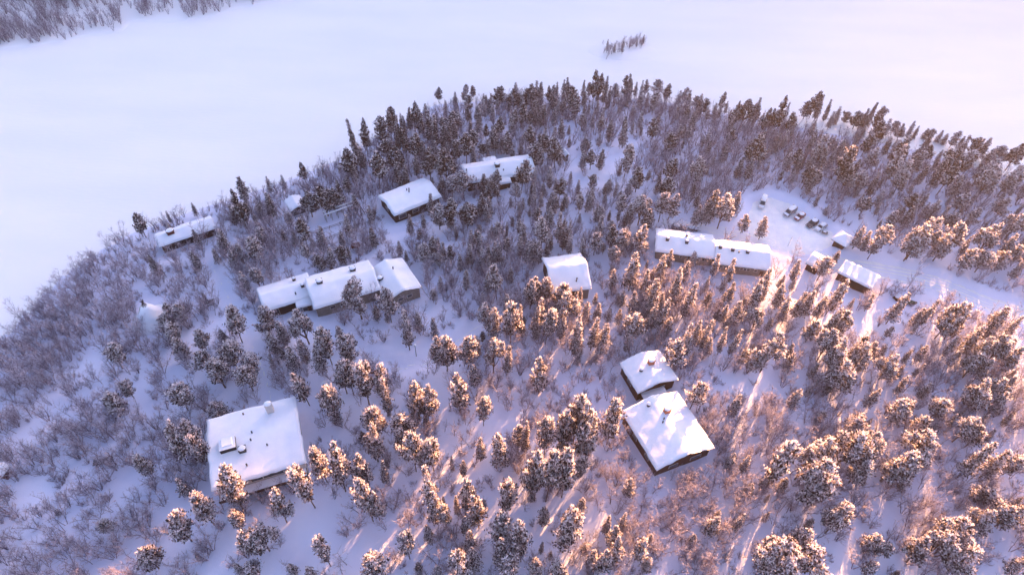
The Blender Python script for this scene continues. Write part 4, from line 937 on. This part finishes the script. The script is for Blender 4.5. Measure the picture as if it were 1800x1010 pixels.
def scatter(n, D, seed, gap, xr=(-262, 262), yr=(38, 262), wm=1.0, freq=14.0, clump=(.25, .75), shadefree=0):
    rng = np.random.default_rng(seed); out = []; grid = {}
    X = rng.uniform(*xr, n); Y = rng.uniform(*yr, n); Z = height(X, Y); px, py = Q(X, Y, Z)
    d = dmap(D, px, py) / 9.0; cl = sm(vnoise(X / freq + seed, Y / freq), *clump) * .6 + vnoise(X / 5 + seed, Y / 5) * .5 + .15
    keep = (rng.random(n) < d * cl * wm) & (px > -70) & (px < 1870) & (py > 90) & (py < 1110) & clear(X, Y)
    for cx, cy, r in CLEAR: keep &= np.hypot(px - cx, (py - cy)) > r * (.7 + .6 * vnoise(X / 4, Y / 4))
    for x, y, z in zip(X[keep], Y[keep], Z[keep]):
        k = (int(x // gap), int(y // gap))
        if any(math.hypot(x - a, y - b) < gap for i in (-1, 0, 1) for j in (-1, 0, 1) for a, b in grid.get((k[0] + i, k[1] + j), ())): continue
        grid.setdefault(k, []).append((x, y)); out.append((x, y, z))
    return out
for px, py, h_, w_ in ((1066,93,6.5,1.6),(1079,94,5,1.3),(1093,95,7.5,1.6),(1118,84,5,1.4),(1130,77,4.5,1.2)):
    x, y, z = G(px, py); conif.append([x, y, z, h_, w_, 1])
n_named = len(conif)
young = scatter(11000, CD, 21, 2.6)
rng = np.random.default_rng(5)
for x, y, z in young[:620]:
    h = 4.5 + 6.0 * rng.random() ** 1.3; conif.append([x, y, z, h, h * (.26 + .12 * rng.random()), 1 if rng.random() < .8 else 0])

# ---- words that single a tree out: kind, nearest landmark, side, rank
LM = {'the snowy roof hatch house': (450,780), 'the larger brown cabin': (1180,765), 'the smaller brown cabin': (1140,660), 'the lone steep-roofed cabin': (1000,490), 'the long row house': (1250,450),
      'the roadside brown shed': (1508,492), 'the small rounded garage': (1435,465), 'the peaked parking hut': (1482,428), 'the three-part beige house': (590,515), 'the pillow-roofed dark cabin': (722,352),
      'the lakeside lodge': (875,310), 'the shoreline boathouse': (325,412), 'the small dark hut': (517,364), 'the snow teepee': (268,560), 'the blanketed white van': (1338,362), 'the parked red car': (1405,383),
      'the globed lamp post': (915,745), 'the half-buried green boat': (1595,532), 'the picnic table': (371,534), 'the plank stack': (182,811), 'the snow-capped round bin': (573,680), 'the tiny woodshed': (995,282)}
LMn = list(LM); LMw = np.array([G(*LM[k])[:2] for k in LMn]); LMp = np.array([LM[k] for k in LMn], float)
def ordn(n): return str(n) + ('th' if 10 <= n % 100 <= 20 else {1: 'st', 2: 'nd', 3: 'rd'}.get(n % 10, 'th'))
def name_all(items, noun, adjf):
    """items: (x, y, z, h, w); label from rank by distance to the nearest landmark on one side of it"""
    A = np.array([i[:2] for i in items]); D = np.hypot(A[:, None, 0] - LMw[None, :, 0], A[:, None, 1] - LMw[None, :, 1]); j = D.argmin(1)
    zz = np.array([i[2] for i in items]); hh = np.array([i[3] for i in items])
    px, py = Q(A[:, 0], A[:, 1], zz + .5 * hh); dx = px - LMp[j, 0]; dy = py - LMp[j, 1]
    side = np.where(np.abs(dx) > np.abs(dy), np.where(dx < 0, 0, 1), np.where(dy < 0, 2, 3)); words = ['left of', 'right of', 'beyond', 'this side of']
    lab = [None] * len(items)
    for L in range(len(LMn)):
        for s in range(4):
            ii = [i for i in range(len(items)) if j[i] == L and side[i] == s]; ii.sort(key=lambda i: D[i, L])
            for r, i in enumerate(ii):
                lab[i] = f"{adjf(items[i])} {noun}, {ordn(r + 1) + '-' if r else ''}nearest one {words[s]} {LMn[L]}"
    return lab
def plant(items, variants, name, labels, cat, group, refH, refW, seed, pn):
    rng = np.random.default_rng(seed)
    for it, lb in zip(items, labels):
        x, y, z, h, w = it[:5]; hv = it[6]; refW_ = refW; hv = hv + 2 if it[5] == 0 and w > 5.0 else hv; refW = 6.4 if hv > 1 else (5.2 if it[5] == 0 else 3.4); tr, cr = variants[hv][rng.integers(len(variants[hv]))]
        o = bpy.data.objects.new(name, None); COL.objects.link(o); o.location = (x, y, z - .25); o.rotation_euler = (rng.normal() * .035, rng.normal() * .035, rng.random() * 6.28)
        o.scale = (w / refW, w / refW, h / refH); o['label'] = lb; o['category'] = cat; o['group'] = group; o.empty_display_size = .5
        link(pn[0], tr, o); link(pn[1], cr, o)
def heavy(x, y, z):
    px, py = Q(x, y, z); return float(py) + .10 * (float(px) - 900) > 400 + 160 * (random.random() - .5)
for c in conif: c.append(0 if heavy(c[0], c[1], c[2]) else 1)
def cadj(it):
    h, w = it[3], it[4]
    a = 'tall' if h > 13 else 'small' if h < 7 else 'mid-height'; b = 'snow-laden' if it[6] == 0 else 'lightly frosted'
    return a + ' ' + b
pines = [c for c in conif if c[5] == 0]; slim = [c for c in conif if c[5] == 1]
# the thin conifers beyond 300 of the smallest show as one mass
slim.sort(key=lambda c: -c[3] * c[3] / (c[1] ** 2 + H * H)); pines.sort(key=lambda c: -c[3] * c[4] / (c[1] ** 2 + H * H))
slim_rest, slim = slim[300:], slim[:300]; pines_rest, pines = pines[300:], pines[:300]
plant(pines, [PINE_H, PINE_L, WIDE_H, WIDE_L], 'pine_tree', name_all(pines, 'broad pine', cadj), 'pine tree', 'snowy pines spread over the cape', 12, 5.2, 31, ('trunk', 'crown'))
plant(slim, [SPR_H, SPR_L], 'conifer_tree', name_all(slim, 'slender conifer', cadj), 'conifer', 'slender conifers spread over the cape', 12, 3.4, 32, ('trunk', 'crown'))

def merge(name, items, lib, seed, mats, label, refs):
    """items x,y,z,scale_xy,scale_z ; lib of (V quads (n,4,3), mat (n,))"""
    rng = np.random.default_rng(seed); VV = []; MM = []
    for x, y, z, sx, sz in items:
        V, m = lib[rng.integers(len(lib))]; a = rng.random() * 6.28; c, s = cos(a), sin(a)
        W3 = V * np.array([sx, sx, sz]); X = W3[..., 0] * c - W3[..., 1] * s + x; Y = W3[..., 0] * s + W3[..., 1] * c + y
        VV.append(np.stack([X, Y, W3[..., 2] + z], -1)); MM.append(m)
    V = np.concatenate(VV).reshape(-1, 3).astype(np.float32); F = np.arange(len(V)).reshape(-1, 4)
    o = link(name, arrmesh(name, V, F, np.concatenate(MM), mats)); o['kind'] = 'stuff'; o['label'] = label; return o
def quads_of(me):
    V = np.zeros(len(me.vertices) * 3, np.float32); me.vertices.foreach_get('co', V); m = np.zeros(len(me.polygons), np.int32); me.polygons.foreach_get('material_index', m); return V.reshape(-1, 4, 3), m
if slim_rest:
    lib = []
    for tr, cr in SPR_L + SPR_H:
        a, _ = quads_of(tr); b, m = quads_of(cr); k = np.random.default_rng(1).random(len(b)) < .6
        lib.append((np.concatenate([a, b[k]]), np.concatenate([np.full(len(a), 3), m[k]])))
    merge('conifer_thicket', [(c[0], c[1], c[2] - .2, c[4] / 3.4, c[3] / 12) for c in slim_rest], lib, 77, [M['snow'], M['frost'], M['needles2'], M['bark']], 'small young conifers packed between the larger trees', None)

if pines_rest:
    lib = []
    for tr, cr in PINE_L[:4] + PINE_H[:4]:
        a, _ = quads_of(tr); b, m = quads_of(cr); k = np.random.default_rng(1).random(len(b)) < .7
        lib.append((np.concatenate([a, b[k]]), np.concatenate([np.full(len(a), 3), m[k]])))
    merge('pine_thicket', [(c[0], c[1], c[2] - .2, c[4] / 5.2, c[3] / 12) for c in pines_rest], lib, 78, [M['snow'], M['frost'], M['needles'], M['bark']], 'smallest pines closing the gaps of the wood', None)

# birches
bir = scatter(40000, BD, 41, 1.2, wm=.95)
rng = np.random.default_rng(8)
B = []
for x, y, z in bir:
    px, py = Q(x, y, z); s = .75 + .55 * rng.random()
    if seg_dist(np.array(x), np.array(y), land_poly) < 10 and px < 900: s *= .8
    B.append((x, y, z - .1, s, 0))
# far shore and islet
fx = rng.uniform(-330, -30, 20000); fy = rng.uniform(235, 420, 20000); fz = height(fx, fy); ok = inside(fx, fy, far_poly) & (seg_dist(fx, fy, far_poly) > 1.0); px, py = Q(fx, fy, fz)
dens = (.35 + .65 * sm(vnoise(fx / 16 + 3, fy / 16), .25, .6)) * np.where((px > 215) & (px < 245), .1, 1) * np.where(px > 245, .7, 1); dens *= np.where(seg_dist(fx, fy, far_poly) < 6, .4, 1)
ok &= (rng.random(20000) < dens * .9) & (px > -60) & (py > -50)
FARB = [(x, y, z - .1, .6 + .5 * rng.random(), 1) for x, y, z in zip(fx[ok], fy[ok], fz[ok])]
I0, I1 = P(1064, 93), P(1131, 74)
for _ in range(58):
    u = rng.random(); p = I0 + (I1 - I0) * u + rng.normal(size=2) * np.array([1.4, 2.4]); B.append((p[0], p[1], float(height(p[0], p[1])) - .1, (.25 + .5 * rng.random()) * (1.1 - .5 * abs(u - .6)), 2))
key = lambda b: -(b[3] / math.sqrt(b[0] ** 2 + b[1] ** 2 + H * H))
B.sort(key=key)
infr = [b for b in B if 5 < float(Q(b[0], b[1], b[2] + 2)[0]) < 1795 and 5 < float(Q(b[0], b[1], b[2] + 2)[1]) < 1005]
top = infr[:300]; topset = set((b[0], b[1]) for b in top); restB = [b for b in B if (b[0], b[1]) not in topset]
bi = [(b[0], b[1], b[2], 7 * b[3], b[3]) for b in top]
lab = name_all(bi, 'bare birch', lambda it: 'tall leafless' if it[3] > 7.6 else 'low leafless' if it[3] < 6.2 else 'leafless')
for b, lb in zip(top, lab):
    st, tw, _, _, _ = BIR[rng.integers(len(BIR))]
    o = bpy.data.objects.new('birch_tree', None); COL.objects.link(o); o.location = b[:3]; o.rotation_euler = (0, 0, rng.random() * 6.28); o.scale = (b[3] * 1.05, b[3] * 1.05, b[3])
    o['label'] = lb; o['category'] = 'birch tree'; o['group'] = 'leafless birches on the cape'; o.empty_display_size = .5
    link('stem', st, o); link('twig_crown', tw, o)
lib = []
for _, _, S, Bq, mm in BIR:
    V = np.concatenate([S, Bq]); lib.append((V, np.concatenate([np.zeros(len(S), int), mm])))
lib2 = []
for i in range(5):
    S, Bq, mm = birch(700 + i, stems=4, Hh=6.5, nb=10, nt=5, thick=1.0, frost=.6); lib2.append((np.concatenate([S, Bq]), np.concatenate([np.zeros(len(S), int), mm])))
near = [b for b in restB if b[1] < 150]; farr = [b for b in restB if b[1] >= 150]
merge('birch_thicket', [(b[0], b[1], b[2], b[3], b[3]) for b in near], lib, 61, [M['birch'], M['birchfrost']], 'leafless birch thicket with frosted twigs between the conifers', None)
merge('far_birch_thicket', [(b[0], b[1], b[2], b[3], b[3]) for b in farr], lib2, 62, [M['birch'], M['birchfrost']], 'leafless birch thicket on the lake side of the cape and islet', None)
merge('opposite_shore_wood', [(b[0], b[1], b[2], b[3], b[3]) for b in FARB], lib2, 63, [M['birch'], M['birchfrost']], 'bare wood on the opposite lake shore', None)
# undergrowth: low frosted shrubs and grass stalks through the snow
lib3 = []
for i in range(5):
    S, Bq, mm = birch(800 + i, stems=8, Hh=2.4, spread=.7, nb=7, nt=5, thick=.7, frost=.6); lib3.append((np.concatenate([S, Bq]), np.concatenate([np.zeros(len(S), int), mm])))
sh = scatter(24000, BD, 51, 1.0, wm=1.0, clump=(.2, .7))
rng = np.random.default_rng(9)
shb = []
for x, y, z in sh: shb.append((x, y, z - .1, .6 + .7 * rng.random(), .6 + .7 * rng.random()))
merge('undergrowth', shb, lib3, 64, [M['birch'], M['birchfrost']], 'low frosted shrubs poking through the snow', None)
# ------------------------------------------------------------------ the air
hm = bpy.data.materials.new('cold air haze'); hm.use_nodes = True; nt = hm.node_tree
for n in list(nt.nodes):
    if n.type != 'OUTPUT_MATERIAL': nt.nodes.remove(n)
pv = nt.nodes.new('ShaderNodeVolumePrincipled'); pv.inputs['Color'].default_value = (.82, .80, .95, 1)
pv.inputs['Density'].default_value = .00018; pv.inputs['Anisotropy'].default_value = .75
nt.links.new(pv.outputs[0], nt.nodes['Material Output'].inputs['Volume'])
hz = MB(); hz.box((0, 700, 94), (7400, 8600, 190)); ho = part('haze', hz, hm, None); ho['kind'] = 'stuff'; ho['label'] = 'thin cold haze over the lake and forest'
